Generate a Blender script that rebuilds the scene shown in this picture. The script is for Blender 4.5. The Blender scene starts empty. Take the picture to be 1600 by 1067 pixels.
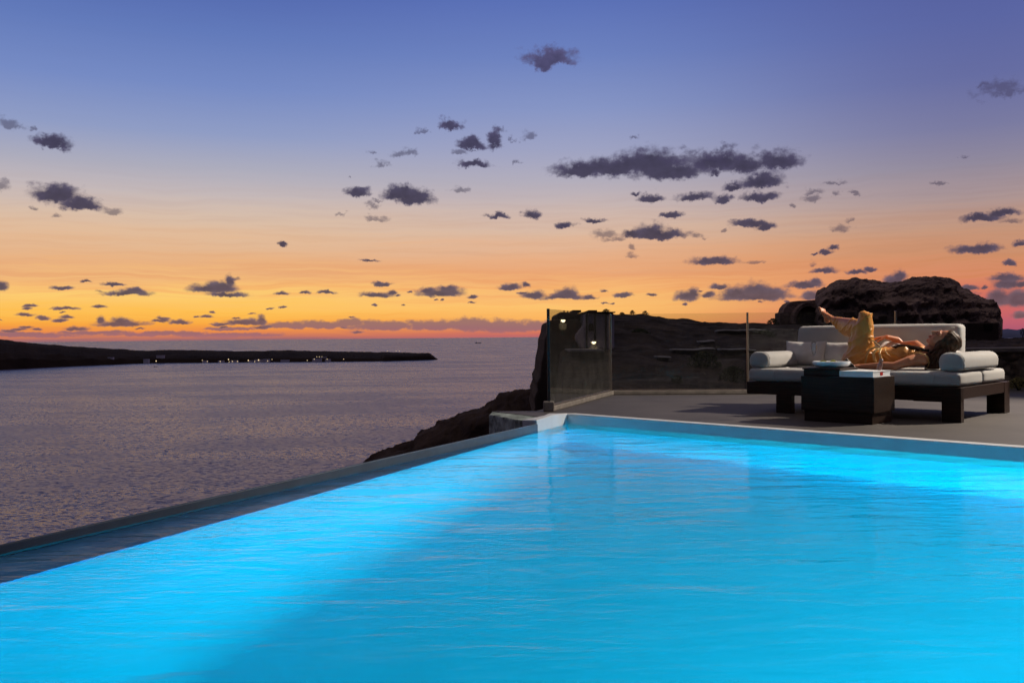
import bpy, bmesh, math, random
import numpy as np
from mathutils import Vector, Matrix, noise as mnoise
random.seed(7)
rng = np.random.default_rng(7)
C = bpy.context.scene.collection
scene = bpy.context.scene
R = math.radians

# ------------------------------------------------------------------ camera
FOC, ROLL, PIT = 1404.0, 0.0100, math.atan(7/1404.0)
CAM = Vector((0, 0, 0.72))
_fw = Vector((0, math.cos(PIT), -math.sin(PIT)))
_up0 = Vector((0, math.sin(PIT), math.cos(PIT)))
_rt0 = Vector((1, 0, 0))
_rt = _rt0*math.cos(ROLL) - _up0*math.sin(ROLL)
_up = _up0*math.cos(ROLL) + _rt0*math.sin(ROLL)
cd = bpy.data.cameras.new('camera')
cam = bpy.data.objects.new('camera', cd)
C.objects.link(cam)
cd.sensor_width = 36
cd.lens = FOC*36/1600
cd.clip_start = 0.05
cd.clip_end = 1.0e6
M = Matrix.Identity(4)
for i in range(3):
    M[i][0], M[i][1], M[i][2], M[i][3] = _rt[i], _up[i], -_fw[i], CAM[i]
cam.matrix_world = M
scene.camera = cam


def ray(px, py):
    return _rt*((px-800)/FOC) + _up*((533.5-py)/FOC) + _fw


def at_z(px, py, z):
    d = ray(px, py)
    return CAM + d*((z-CAM.z)/d.z)


def at_y(px, py, y):
    d = ray(px, py)
    return CAM + d*(y/d.y)


def lin(r, g, b):
    f = lambda c: (c/255/12.92) if c/255 <= 0.04045 else ((c/255+0.055)/1.055)**2.4
    return (f(r), f(g), f(b), 1.0)


# ------------------------------------------------------------------ render / exposure
scene.view_settings.view_transform = 'Standard'
scene.view_settings.look = 'None'
scene.view_settings.exposure = 0.0
scene.view_settings.gamma = 1.0
cy = scene.cycles
cy.max_bounces = 10
cy.diffuse_bounces = 3
cy.glossy_bounces = 4
cy.transmission_bounces = 6
cy.transparent_max_bounces = 12
cy.caustics_refractive = True
cy.caustics_reflective = False
cy.sample_clamp_indirect = 4.0
cy.blur_glossy = 0.3

# ------------------------------------------------------------------ world: dusk sky with procedural clouds
world = bpy.data.worlds.new('World')
scene.world = world
world.use_nodes = True
wt = world.node_tree
wt.nodes.clear()


class NT:
    """small node helper: values chain as sockets"""
    def __init__(s, t):
        s.t = t

    def n(s, typ, **kw):
        nd = s.t.nodes.new(typ)
        for k, v in kw.items():
            setattr(nd, k, v)
        return nd

    def put(s, sock, v):
        if isinstance(v, bpy.types.NodeSocket):
            s.t.links.new(v, sock)
        else:
            sock.default_value = v

    def m(s, op, a, b=0.0, c=0.0, clamp=False):
        nd = s.n('ShaderNodeMath', operation=op, use_clamp=clamp)
        for i, v in enumerate((a, b, c)):
            s.put(nd.inputs[i], v)
        return nd.outputs[0]

    def v(s, op, a, b=(0, 0, 0), c=(0, 0, 0), scale=1.0):
        nd = s.n('ShaderNodeVectorMath', operation=op)
        s.put(nd.inputs[0], a)
        s.put(nd.inputs[1], b)
        if op == 'MULTIPLY_ADD':
            s.put(nd.inputs[2], c)
        if op == 'SCALE':
            s.put(nd.inputs[3], scale)
        return nd.outputs[1] if op in ('LENGTH', 'DISTANCE', 'DOT_PRODUCT') else nd.outputs[0]

    def comb(s, x, y, z):
        nd = s.n('ShaderNodeCombineXYZ')
        for i, v in enumerate((x, y, z)):
            s.put(nd.inputs[i], v)
        return nd.outputs[0]

    def noise(s, vec, scale, detail=4, rough=0.55, color=False, dist=0.0):
        nd = s.n('ShaderNodeTexNoise')
        s.put(nd.inputs['Vector'], vec)
        nd.inputs['Scale'].default_value = scale
        nd.inputs['Detail'].default_value = detail
        nd.inputs['Roughness'].default_value = rough
        nd.inputs['Distortion'].default_value = dist
        return nd.outputs[1] if color else nd.outputs[0]

    def ss(s, x, a, b, lo=0.0, hi=1.0):
        nd = s.n('ShaderNodeMapRange', interpolation_type='SMOOTHSTEP')
        s.put(nd.inputs[0], x)
        for i, v in enumerate((a, b, lo, hi)):
            s.put(nd.inputs[i+1], v)
        return nd.outputs[0]

    def ramp(s, fac, stops, interp='LINEAR'):
        nd = s.n('ShaderNodeValToRGB')
        cr = nd.color_ramp
        cr.interpolation = interp
        while len(cr.elements) > 1:
            cr.elements.remove(cr.elements[-1])
        cr.elements[0].position = stops[0][0]
        cr.elements[0].color = stops[0][1]
        for p, c in stops[1:]:
            e = cr.elements.new(p)
            e.color = c
        s.put(nd.inputs[0], fac)
        return nd.outputs[0]

    def mix(s, fac, a, b, blend='MIX'):
        nd = s.n('ShaderNodeMix', data_type='RGBA', blend_type=blend)
        s.put(nd.inputs[0], fac)
        s.put(nd.inputs[6], a)
        s.put(nd.inputs[7], b)
        return nd.outputs[2]


W = NT(wt)
tc = W.n('ShaderNodeTexCoord')
dirv = W.v('NORMALIZE', tc.outputs['Generated'])
sep = W.n('ShaderNodeSeparateXYZ')
wt.links.new(dirv, sep.inputs[0])
az = W.m('ARCTAN2', sep.outputs[0], sep.outputs[1])
el = W.m('ARCSINE', sep.outputs[2])
pos = W.comb(az, el, 0.0)
# horizontal streaks of thin high cloud shift the gradient a little
swp = W.v('ADD', pos, W.v('SCALE', W.v('SUBTRACT', W.noise(pos, 9.0, 3, 0.6, color=True), (0.5, 0.5, 0.5)), scale=0.016))
stre = W.noise(W.v('MULTIPLY', swp, (6, 170, 1)), 1.0, 4, 0.65)
stre2 = W.noise(W.v('MULTIPLY', pos, (2.5, 40, 1)), 1.0, 3, 0.5)
samt = W.ss(el, 0.0, 0.06, 0.15, 1.0)
samt = W.m('MULTIPLY', samt, W.ss(el, 0.07, 0.19, 1.0, 0.05))
sh = W.m('ADD', W.m('MULTIPLY', W.m('SUBTRACT', stre, 0.5), 0.046), W.m('MULTIPLY', W.m('SUBTRACT', stre2, 0.5), 0.040))
elv = W.m('MULTIPLY_ADD', sh, samt, el)
fac = W.m('DIVIDE', elv, 0.5, clamp=True)


def E(y):      # elevation of picture row y, as ramp position (ramp spans 0 to 0.5 rad)
    return max(0.0, math.atan((526-y)/FOC)/0.5)


tail = [(0.80, lin(56, 72, 142)), (1.0, lin(44, 54, 102))]
left = W.ramp(fac, [(E(527), lin(150, 104, 112)), (E(521), lin(196, 118, 98)), (E(512), lin(236, 140, 74)), (E(500), lin(250, 168, 66)), (E(488), lin(254, 192, 84)),
                    (E(468), lin(253, 205, 112)), (E(445), lin(247, 190, 118)), (E(418), lin(234, 178, 128)), (E(400), lin(230, 182, 140)), (E(375), lin(225, 188, 156)),
                    (E(345), lin(216, 190, 170)), (E(310), lin(196, 184, 185)), (E(270), lin(172, 172, 189)), (E(220), lin(144, 157, 197)), (E(150), lin(118, 139, 196)),
                    (E(70), lin(98, 122, 186)), (E(0), lin(84, 106, 176))] + tail)
mid = W.ramp(fac, [(E(527), lin(190, 105, 105)), (E(519), lin(215, 118, 92)), (E(505), lin(250, 172, 86)), (E(480), lin(253, 196, 112)),
                   (E(455), lin(247, 184, 116)), (E(430), lin(235, 168, 117)), (E(400), lin(230, 178, 140)), (E(365), lin(219, 186, 163)),
                   (E(325), lin(200, 182, 179)), (E(285), lin(179, 174, 188)), (E(235), lin(158, 163, 195)), (E(170), lin(134, 149, 197)),
                   (E(90), lin(109, 130, 191)), (E(0), lin(90, 112, 182))] + tail)
right = W.ramp(fac, [(E(527), lin(170, 88, 112)), (E(512), lin(190, 96, 110)), (E(495), lin(205, 104, 102)), (E(470), lin(216, 122, 98)),
                     (E(445), lin(216, 138, 102)), (E(415), lin(206, 144, 108)), (E(380), lin(194, 150, 126)), (E(340), lin(172, 149, 148)),
                     (E(295), lin(146, 138, 156)), (E(240), lin(122, 123, 161)), (E(170), lin(102, 109, 162)), (E(90), lin(91, 102, 163)),
                     (E(0), lin(82, 93, 158))] + tail)
back = W.ramp(fac, [(0.0, lin(32, 27, 27)), (0.25, lin(30, 28, 33)), (0.6, lin(36, 38, 56)), (1.0, lin(44, 52, 92))])
sky = W.mix(W.ss(az, -0.32, 0.02), left, mid)
sky = W.mix(W.ss(az, 0.06, 0.50), sky, right)
absaz = W.m('ABSOLUTE', az)
sky = W.mix(W.ss(absaz, 0.75, 1.9), sky, back)

# clouds: (x, y, half-width, half-height) in picture degrees of sky; each is a soft ellipse in azimuth/elevation broken up by noise
DENSE = [(858, 86, 44, 16), (80, 220, 25, 10), (703, 195, 20, 8), (737, 222, 26, 9), (774, 214, 10, 16), (741, 254, 27, 7), (88, 300, 34, 14), (127, 317, 30, 11),
 (558, 300, 20, 8), (618, 303, 22, 12), (645, 307, 36, 13), (632, 298, 16, 10), (779, 336, 17, 5), (830, 334, 15, 8),
 (915, 263, 56, 13), (960, 258, 60, 17), (1015, 250, 58, 22), (1050, 264, 60, 14), (1125, 248, 44, 16), (1165, 256, 34, 14), (1216, 249, 35, 16), (1117, 268, 10, 6),
 (1192, 281, 34, 11), (1146, 291, 18, 7), (1185, 306, 32, 8), (1085, 306, 28, 8), (1018, 308, 22, 7), (990, 301, 9, 4), (1130, 308, 14, 7),
 (880, 351, 13, 6), (928, 345, 20, 4), (1050, 336, 17, 5), (1018, 360, 28, 14), (1030, 366, 50, 8), (990, 366, 18, 7), (1172, 349, 32, 6), (1195, 353, 18, 6),
 (440, 382, 9, 3), (577, 406, 16, 2.5), (1116, 407, 38, 6), (1125, 404, 22, 6), (1290, 394, 13, 4), (1302, 386, 9, 4), (1272, 397, 5, 2),
 (1532, 340, 26, 6), (1565, 332, 22, 6), (1525, 389, 36, 7), (1538, 385, 18, 7), (1594, 378, 9, 4), (1578, 411, 8, 3.5),
 (1574, 431, 24, 6), (1574, 441, 22, 9), (1600, 441, 14, 6), (1560, 463, 18, 13), (1592, 464, 22, 13), (1514, 449, 14, 3.5), (1536, 448, 4, 3), (1595, 492, 12, 5),
 (1405, 430, 11, 9), (1398, 438, 18, 8), (1288, 422, 20, 5.5), (1340, 424, 16, 3.5), (1360, 421, 10, 3.5), (1258, 444, 28, 6), (1275, 440, 10, 5), (1268, 460, 15, 8),
 (1150, 458, 26, 11), (1180, 452, 26, 13), (1200, 458, 34, 11), (1178, 463, 58, 6), (1073, 461, 20, 9), (1082, 455, 10, 8), (1125, 448, 16, 4.5), (1105, 459, 12, 5),
 (834, 459, 20, 7), (885, 457, 20, 10), (880, 463, 40, 5), (922, 464, 14, 3.5), (975, 460, 16, 4), (1018, 459, 10, 2.5), (943, 454, 7, 2.5), (796, 447, 20, 5), (822, 444, 9, 4),
 (0, 443, 10, 8), (97, 449, 14, 3), (135, 440, 8, 2.5), (178, 445, 15, 2.5), (200, 458, 34, 4.5), (212, 455, 16, 5), (328, 450, 34, 7), (345, 446, 26, 10), (360, 436, 8, 10), (355, 459, 30, 4),
 (440, 458, 12, 2.5), (475, 456, 10, 2.5), (509, 456, 15, 3), (597, 443, 17, 3.5), (588, 460, 28, 4.5), (612, 457, 9, 4), (690, 456, 38, 7), (700, 450, 16, 6), (668, 452, 14, 6), (738, 462, 9, 3),
 (43, 482, 7, 2), (102, 482, 20, 2.5), (66, 497, 10, 3.5), (105, 495, 10, 2.5), (190, 505, 38, 5), (190, 500, 16, 5), (157, 499, 6, 6), (30, 515, 14, 2), (58, 515, 9, 2), (120, 513, 18, 3),
 (323, 494, 9, 2.5), (330, 488, 5, 1.6), (280, 502, 17, 4), (383, 503, 32, 5), (409, 499, 8, 8), (410, 510, 16, 3), (308, 494, 5, 1.6), (345, 506, 16, 2.5)]
BANK = [(360, 513, 40, 3), (450, 507, 34, 6), (500, 507, 50, 7), (545, 503, 30, 7), (600, 508, 70, 8), (680, 507, 60, 9), (730, 505, 50, 11), (790, 509, 70, 11), (850, 508, 50, 9), (910, 510, 60, 9),
        (150, 519, 60, 3), (40, 523, 70, 4), (250, 521, 80, 3.5), (360, 523, 90, 4)]
WISP = [(1562, 140, 36, 12), (1535, 133, 14, 6), (15, 193, 19, 8), (50, 202, 7, 3), (662, 208, 8, 4), (628, 239, 24, 6), (598, 257, 12, 6), (583, 241, 9, 4), (800, 219, 5, 4), (0, 288, 10, 9), (175, 329, 14, 8),
 (88, 334, 7, 5), (55, 326, 5, 4), (549, 276, 3, 2), (590, 314, 9, 3), (1270, 300, 13, 5), (1307, 302, 9, 6), (1337, 300, 10, 3), (1237, 320, 6, 4), (826, 212, 14, 9), (944, 364, 22, 9), (1090, 369, 11, 5), (1327, 344, 6, 3),
 (1130, 360, 5, 3), (1183, 409, 17, 3), (1516, 459, 16, 5), (808, 255, 6, 4), (95, 501, 6, 2), (155, 455, 8, 2), (370, 432, 6, 3), (762, 336, 8, 4), (1110, 242, 80, 14)]
_r = random.Random(11)
for _ in range(24):
    x_, y_ = _r.uniform(-10, 560), 472+46*_r.random()**.75
    k_ = _r.uniform(.5, 1.3)
    DENSE.append((x_, y_, 9*k_, 2.1*k_))
for _ in range(16):
    DENSE.append((_r.uniform(560, 1250), _r.uniform(440, 478), _r.uniform(3, 9), _r.uniform(1.2, 2.4)))
for _ in range(22):
    WISP.append((_r.uniform(500, 1600), _r.uniform(200, 420), _r.uniform(6, 18), _r.uniform(2, 6)))
amp = W.m('MULTIPLY_ADD', el, 0.085, 0.0052)
cn = W.v('SUBTRACT', W.noise(pos, 56.0, 6, 0.60, color=True), (0.5, 0.5, 0.5))
cn2 = W.v('SUBTRACT', W.noise(pos, 230.0, 4, 0.62, color=True), (0.5, 0.5, 0.5))
wp = W.v('ADD', pos, W.v('SCALE', cn, scale=amp))
wp = W.v('ADD', wp, W.v('SCALE', cn2, scale=W.m('MULTIPLY', amp, 0.36)))
wp = W.v('MULTIPLY', wp, (1, 1, 0))


grain = W.noise(W.v('MULTIPLY', pos, (1, 1.5, 1)), 80.0, 4, 0.55)
gr = W.m('SUBTRACT', grain, 0.5)
ccol = W.ramp(fac, [(E(524), lin(146, 104, 112)), (E(505), lin(120, 92, 98)), (E(470), lin(96, 83, 96)), (E(440), lin(86, 76, 94)), (E(370), lin(70, 64, 86)),
                    (E(250), lin(66, 61, 87)), (E(90), lin(80, 76, 112)), (1.0, lin(70, 70, 118))])
bcol = W.ramp(fac, [(E(525), lin(182, 112, 116)), (E(514), lin(136, 100, 116)), (E(500), lin(128, 98, 110)), (E(490), lin(140, 104, 106))])
puff = W.m('MULTIPLY_ADD', gr, 0.7, 1.0)
sky = W.mix(W.m('MULTIPLY', W.m('MULTIPLY', W.ss(stre, 0.42, 0.66), samt), 0.75), sky, W.v('MULTIPLY', sky, (1.0, 0.88, 0.76)))
sky = W.mix(W.ss(el, 0.50, 1.0), sky, lin(138, 126, 122))   # grey overhead sky, out of view, added to lift the ambient light
plain = sky
SX0, SX1, SY0, SY1 = -120, 1720, -40, 532
INFO = []
for kind, lst, grow in (('d', DENSE, 1.22), ('b', BANK, 1.1), ('w', WISP, 1.2)):
    for x, y, rx, ry in lst:
        d = ray(x, y).normalized()
        a, e = math.atan2(d.x, d.y), math.asin(d.z)
        mg = 0.006 + 0.075*max(0, e)
        INFO.append((kind, a, e, rx*grow/FOC, ry*grow/FOC, rx*grow/FOC*1.25+mg, ry*grow/FOC*1.25+mg))


def chain(G, wp_, lst):
    acc = None
    for k, a, e, rx, ry, _, _ in lst:
        sx, sy = 1/rx, 1/ry
        sy /= 1.3
        q = G.v('MULTIPLY_ADD', wp_, (sx, sy, 0), (-a*sx, -(e-ry*.33)*sy, 0))
        ln = G.v('LENGTH', G.v('MAXIMUM', q, G.v('MULTIPLY', q, (1, -2.0, 0))))
        acc = ln if acc is None else G.m('SMOOTH_MIN', acc, ln, 0.35)
    return G.m('SUBTRACT', 1.0, acc)


def bgnode(col):
    nd = W.n('ShaderNodeBackground')
    W.put(nd.inputs[0], col)
    nd.inputs[1].default_value = 1.0
    return nd.outputs[0]


PLAIN = bgnode(plain)


def leaf(lst):
    """one patch of sky with its own few clouds, as a node group"""
    gt = bpy.data.node_groups.new('cloud_patch', 'ShaderNodeTree')
    io = gt.interface
    for nm, ty in (('wp', 'NodeSocketVector'), ('gr', 'NodeSocketFloat'), ('puff', 'NodeSocketFloat'), ('sky', 'NodeSocketColor'), ('ccol', 'NodeSocketColor'), ('bcol', 'NodeSocketColor')):
        io.new_socket(nm, in_out='INPUT', socket_type=ty)
    io.new_socket('out', in_out='OUTPUT', socket_type='NodeSocketShader')
    G = NT(gt)
    gi = G.n('NodeGroupInput')
    wp_, gr_, puff_, col, ccol_, bcol_ = [gi.outputs[i] for i in range(6)]
    b = [c for c in lst if c[0] == 'b']
    w = [c for c in lst if c[0] == 'w']
    d = [c for c in lst if c[0] == 'd']
    if b:
        f = chain(G, wp_, b)
        col = G.mix(G.m('MULTIPLY', G.ss(G.m('MULTIPLY_ADD', gr_, 1.2, f), -0.05, 0.45), 0.82), col, bcol_)
    if w:
        f = chain(G, wp_, w)
        col = G.mix(G.m('MULTIPLY', G.ss(G.m('MULTIPLY_ADD', gr_, 2.0, f), 0.0, 0.8), 0.62), col, ccol_)
    if d:
        f = chain(G, wp_, d)
        core = G.m('MULTIPLY', G.ss(f, 0.15, 0.8, 1.22, 0.86), puff_)
        cc = G.v('SCALE', ccol_, scale=core)
        col = G.mix(G.m('MULTIPLY', G.ss(G.m('MULTIPLY_ADD', gr_, 0.9, f), -0.04, 0.55), 0.96), col, cc)
    bgn = G.n('ShaderNodeBackground')
    G.put(bgn.inputs[0], col)
    go_ = G.n('NodeGroupOutput')
    gt.links.new(bgn.outputs[0], go_.inputs[0])
    nd = W.n('ShaderNodeGroup')
    nd.node_tree = gt
    for i, v in enumerate((wp, gr, puff, plain, ccol, bcol)):
        W.put(nd.inputs[i], v)
    return nd.outputs[0]


def mixsh(fac_, a, b):
    nd = W.n('ShaderNodeMixShader')
    W.put(nd.inputs[0], fac_)
    wt.links.new(a, nd.inputs[1])
    wt.links.new(b, nd.inputs[2])
    return nd.outputs[0]


def tree_(rect, lst, depth=0):
    x0, x1, y0, y1 = rect
    lst = [c for c in lst if c[1]+c[5] > x0 and c[1]-c[5] < x1 and c[2]+c[6] > y0 and c[2]-c[6] < y1]
    if not lst:
        return PLAIN
    if len(lst) <= 6 or depth >= 8 or (x1-x0 < .05 and y1-y0 < .02):
        return leaf(lst)
    best = None
    for ax in (0, 1):
        lo, hi = (x0, x1) if ax == 0 else (y0, y1)
        if hi-lo < (.05 if ax == 0 else .012):
            continue
        for k in (.3, .4, .5, .6, .7):
            s_ = lo+(hi-lo)*k
            i, j = (1, 5) if ax == 0 else (2, 6)
            na = sum(1 for c in lst if c[i]-c[j] < s_)
            nb = sum(1 for c in lst if c[i]+c[j] > s_)
            sc_ = k*na+(1-k)*nb + .1*max(na, nb)
            if best is None or sc_ < best[0]:
                best = (sc_, ax, s_)
    if best is None:
        return leaf(lst)
    _, ax, s_ = best
    if ax == 0:
        a, b = tree_((x0, s_, y0, y1), lst, depth+1), tree_((s_, x1, y0, y1), lst, depth+1)
    else:
        a, b = tree_((x0, x1, y0, s_), lst, depth+1), tree_((x0, x1, s_, y1), lst, depth+1)
    if a is PLAIN and b is PLAIN:
        return PLAIN
    return mixsh(W.m('GREATER_THAN', az if ax == 0 else el, s_), a, b)


AZM, EL0, EL1 = 0.66, 0.0, 0.36
cloudy = tree_((-AZM, AZM, EL0, EL1), INFO)
inside = W.m('MULTIPLY', W.m('LESS_THAN', absaz, AZM), W.m('MULTIPLY', W.m('GREATER_THAN', el, EL0), W.m('LESS_THAN', el, EL1)))
upper = mixsh(inside, PLAIN, cloudy)
BELOW = bgnode(lin(46, 40, 54))
fin = mixsh(W.m('GREATER_THAN', el, -0.012), BELOW, upper)
wo = W.n('ShaderNodeOutputWorld')
wt.links.new(fin, wo.inputs[0])

# ------------------------------------------------------------------ mesh helpers


class MB:
    def __init__(s):
        s.v, s.f = [], []

    def add(s, vs, fs):
        o = len(s.v)
        s.v += [tuple(v) for v in vs]
        s.f += [tuple(i+o for i in f) for f in fs]
        return s

    def box(s, a, b):
        x0, y0, z0 = a
        x1, y1, z1 = b
        return s.add([(x0, y0, z0), (x1, y0, z0), (x1, y1, z0), (x0, y1, z0), (x0, y0, z1), (x1, y0, z1), (x1, y1, z1), (x0, y1, z1)],
                     [(0, 3, 2, 1), (4, 5, 6, 7), (0, 1, 5, 4), (1, 2, 6, 5), (2, 3, 7, 6), (3, 0, 4, 7)])

    def prism(s, poly, z0, z1):
        n = len(poly)
        z0 = z0 if hasattr(z0, '__len__') else [z0]*n
        z1 = z1 if hasattr(z1, '__len__') else [z1]*n
        vs = [(p[0], p[1], z0[i]) for i, p in enumerate(poly)] + [(p[0], p[1], z1[i]) for i, p in enumerate(poly)]
        return s.add(vs, [tuple(range(n-1, -1, -1)), tuple(range(n, 2*n))] + [(i, (i+1) % n, n+(i+1) % n, n+i) for i in range(n)])

    def tube(s, pts, rad, n=10, flat=None):
        """closed tube along pts; rad number or list, each a number or (side, up) pair"""
        pts = [Vector(p) for p in pts]
        k = len(pts)
        rad = rad if isinstance(rad, list) else [rad]*k
        vs, up = [], None
        for i, p in enumerate(pts):
            t = (pts[min(i+1, k-1)] - pts[max(i-1, 0)]).normalized()
            if up is None:
                up = Vector(flat) if flat else (Vector((0, 0, 1)) if abs(t.z) < 0.9 else Vector((1, 0, 0)))
            a = t.cross(up)
            a = a.normalized() if a.length > 1e-6 else t.orthogonal().normalized()
            up = a.cross(t).normalized()
            r = rad[i] if hasattr(rad[i], '__len__') else (rad[i], rad[i])
            for j in range(n):
                w = 2*math.pi*j/n
                vs.append(p + a*(math.cos(w)*r[0]) + up*(math.sin(w)*r[1]))
        fs = [(i*n+j, i*n+(j+1) % n, (i+1)*n+(j+1) % n, (i+1)*n+j) for i in range(k-1) for j in range(n)]
        fs += [tuple(range(n-1, -1, -1)), tuple((k-1)*n+j for j in range(n))]
        return s.add(vs, fs)

    def limb(s, pts, rad, n=14):
        """tube with rounded ends, for fusing into bodies"""
        pts = [Vector(p) for p in pts]
        g = lambda r: max(r) if hasattr(r, '__len__') else r
        sc = lambda r, k: tuple(x*k for x in r) if hasattr(r, '__len__') else r*k
        d0 = (pts[0]-pts[1]).normalized()*g(rad[0])
        d1 = (pts[-1]-pts[-2]).normalized()*g(rad[-1])
        P = [pts[0]+d0*.95, pts[0]+d0*.7, pts[0]+d0*.35] + pts + [pts[-1]+d1*.35, pts[-1]+d1*.7, pts[-1]+d1*.95]
        Q = [sc(rad[0], .3), sc(rad[0], .72), sc(rad[0], .94)] + list(rad) + [sc(rad[-1], .94), sc(rad[-1], .72), sc(rad[-1], .3)]
        return s.tube(P, Q, n)

    def ball(s, c, r, n=14, m=9, rot=None):
        r = r if hasattr(r, '__len__') else (r, r, r)
        vs = []
        for i in range(1, m):
            for j in range(n):
                a, b = math.pi*i/m, 2*math.pi*j/n
                vs.append(Vector((math.sin(a)*math.cos(b)*r[0], math.sin(a)*math.sin(b)*r[1], math.cos(a)*r[2])))
        vs += [Vector((0, 0, r[2])), Vector((0, 0, -r[2]))]
        if rot is not None:
            vs = [rot @ v for v in vs]
        vs = [v + Vector(c) for v in vs]
        fs = [(i*n+j, (i+1)*n+j, (i+1)*n+(j+1) % n, i*n+(j+1) % n) for i in range(m-2) for j in range(n)]
        t, b = len(vs)-2, len(vs)-1
        fs += [(t, j, (j+1) % n) for j in range(n)] + [(b, (m-2)*n+(j+1) % n, (m-2)*n+j) for j in range(n)]
        return s.add(vs, fs)

    def lathe(s, prof, c=(0, 0, 0), n=24, mat=None):
        vs = []
        for r, z in prof:
            for j in range(n):
                w = 2*math.pi*j/n
                v = Vector((r*math.cos(w), r*math.sin(w), z))
                if mat is not None:
                    v = mat @ v
                vs.append(v + Vector(c))
        k = len(prof)
        fs = [(i*n+j, i*n+(j+1) % n, (i+1)*n+(j+1) % n, (i+1)*n+j) for i in range(k-1) for j in range(n)]
        fs += [tuple(range(n-1, -1, -1)), tuple((k-1)*n+j for j in range(n))]
        return s.add(vs, fs)

    def grid(s, fn, nu, nv, wrap=False):
        vs = [fn(i, j) for i in range(nu) for j in range(nv)]
        fs = []
        for i in range(nu-1):
            for j in range(nv if wrap else nv-1):
                fs.append((i*nv+j, (i+1)*nv+j, (i+1)*nv+(j+1) % nv, i*nv+(j+1) % nv))
        return s.add(vs, fs)

    def mesh(s, name):
        me = bpy.data.meshes.new(name)
        me.from_pydata(s.v, [], s.f)
        me.validate()
        bm = bmesh.new()
        bm.from_mesh(me)
        bmesh.ops.recalc_face_normals(bm, faces=bm.faces)
        bm.to_mesh(me)
        bm.free()
        return me

    def build(s, name, m, parent=None, smooth=False, bevel=0.0, seg=2):
        return link(name, s.mesh(name), m, parent, smooth, bevel, seg)


def link(name, me, m, parent=None, smooth=False, bevel=0.0, seg=2):
    o = bpy.data.objects.new(name, me)
    C.objects.link(o)
    if m is not None:
        me.materials.append(m)
    if parent is not None:
        o.parent = parent
    if smooth:
        me.polygons.foreach_set('use_smooth', [True]*len(me.polygons))
    if bevel:
        b = o.modifiers.new('bevel', 'BEVEL')
        b.width = bevel
        b.segments = seg
        b.limit_method = 'ANGLE'
        b.angle_limit = R(40)
    return o


def tag(o, label=None, cat=None, group=None, kind=None):
    for k, v in (('label', label), ('category', cat), ('group', group), ('kind', kind)):
        if v:
            o[k] = v
    return o


def empty(name, loc=(0, 0, 0), rz=0.0):
    o = bpy.data.objects.new(name, None)
    o.empty_display_size = 0.1
    C.objects.link(o)
    o.location = loc
    o.rotation_euler = (0, 0, rz)
    return o


def soft_box(mb, a, b, r, bulge=(0, 0, 0), n=12, lump=0.0, seed=0):
    """rounded cushion block from corner a to corner b, sides swelling by bulge"""
    c = [(a[i]+b[i])/2 for i in range(3)]
    h = [(b[i]-a[i])/2 for i in range(3)]
    bm = bmesh.new()
    bmesh.ops.create_cube(bm, size=2)
    bmesh.ops.subdivide_edges(bm, edges=bm.edges, cuts=n, use_grid_fill=True)
    vs = []
    for v in bm.verts:
        p = []
        # pack verts toward the rims so the rounding is smooth
        for i in range(3):
            t = v.co[i]
            k = min(0.9, r/h[i])
            s_ = abs(t)
            q = s_/0.6*(1-k) if s_ < 0.6 else (1-k) + k*(s_-0.6)/0.4
            p.append(math.copysign(q, t)*h[i])
        q = [max(-(h[i]-r), min(h[i]-r, p[i])) for i in range(3)]
        d = Vector([p[i]-q[i] for i in range(3)])
        if d.length > 1e-9:
            mx = max(abs(x) for x in d)
            d = d.normalized()*mx
        w = Vector(q)+d
        u = [w[i]/h[i] for i in range(3)]
        for i in range(3):
            j, k2 = (i+1) % 3, (i+2) % 3
            w[i] += u[i]*bulge[i]*max(0, 1-u[j]**2)*max(0, 1-u[k2]**2)
        if lump:
            w += mnoise.noise_vector((w+Vector((seed*7.3, 0, 0)))*5.0)*lump
        vs.append((w[0]+c[0], w[1]+c[1], w[2]+c[2]))
    fs = [tuple(x.index for x in f.verts) for f in bm.faces]
    bm.free()
    return mb.add(vs, fs)


def fuse(mb, voxel, smooth_iter=4, fac=0.5):
    """one continuous skin over overlapping closed shapes -> (verts, faces) arrays"""
    me = mb.mesh('fuse_tmp')
    o = bpy.data.objects.new('fuse_tmp', me)
    C.objects.link(o)
    m = o.modifiers.new('r', 'REMESH')
    m.mode = 'VOXEL'
    m.voxel_size = voxel
    m.use_smooth_shade = True
    if smooth_iter:
        s_ = o.modifiers.new('s', 'SMOOTH')
        s_.factor = fac
        s_.iterations = smooth_iter
    dg = bpy.context.evaluated_depsgraph_get()
    out = bpy.data.meshes.new_from_object(o.evaluated_get(dg))
    bpy.data.objects.remove(o)
    bpy.data.meshes.remove(me)
    return out


def displace(me, fn):
    """move every vertex: fn(co, normal) -> new co"""
    n = len(me.vertices)
    co, no = np.empty(n*3, np.float32), np.empty(n*3, np.float32)
    me.vertices.foreach_get('co', co)
    me.vertices.foreach_get('normal', no)
    co, no = co.reshape(-1, 3), no.reshape(-1, 3)
    out = np.array([fn(Vector(c), Vector(d)) for c, d in zip(co.tolist(), no.tolist())], np.float32)
    me.vertices.foreach_set('co', out.ravel())
    me.update()


def move(me, d):
    """shift a whole mesh"""
    me.transform(Matrix.Translation(d))


# ------------------------------------------------------------------ materials


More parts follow.
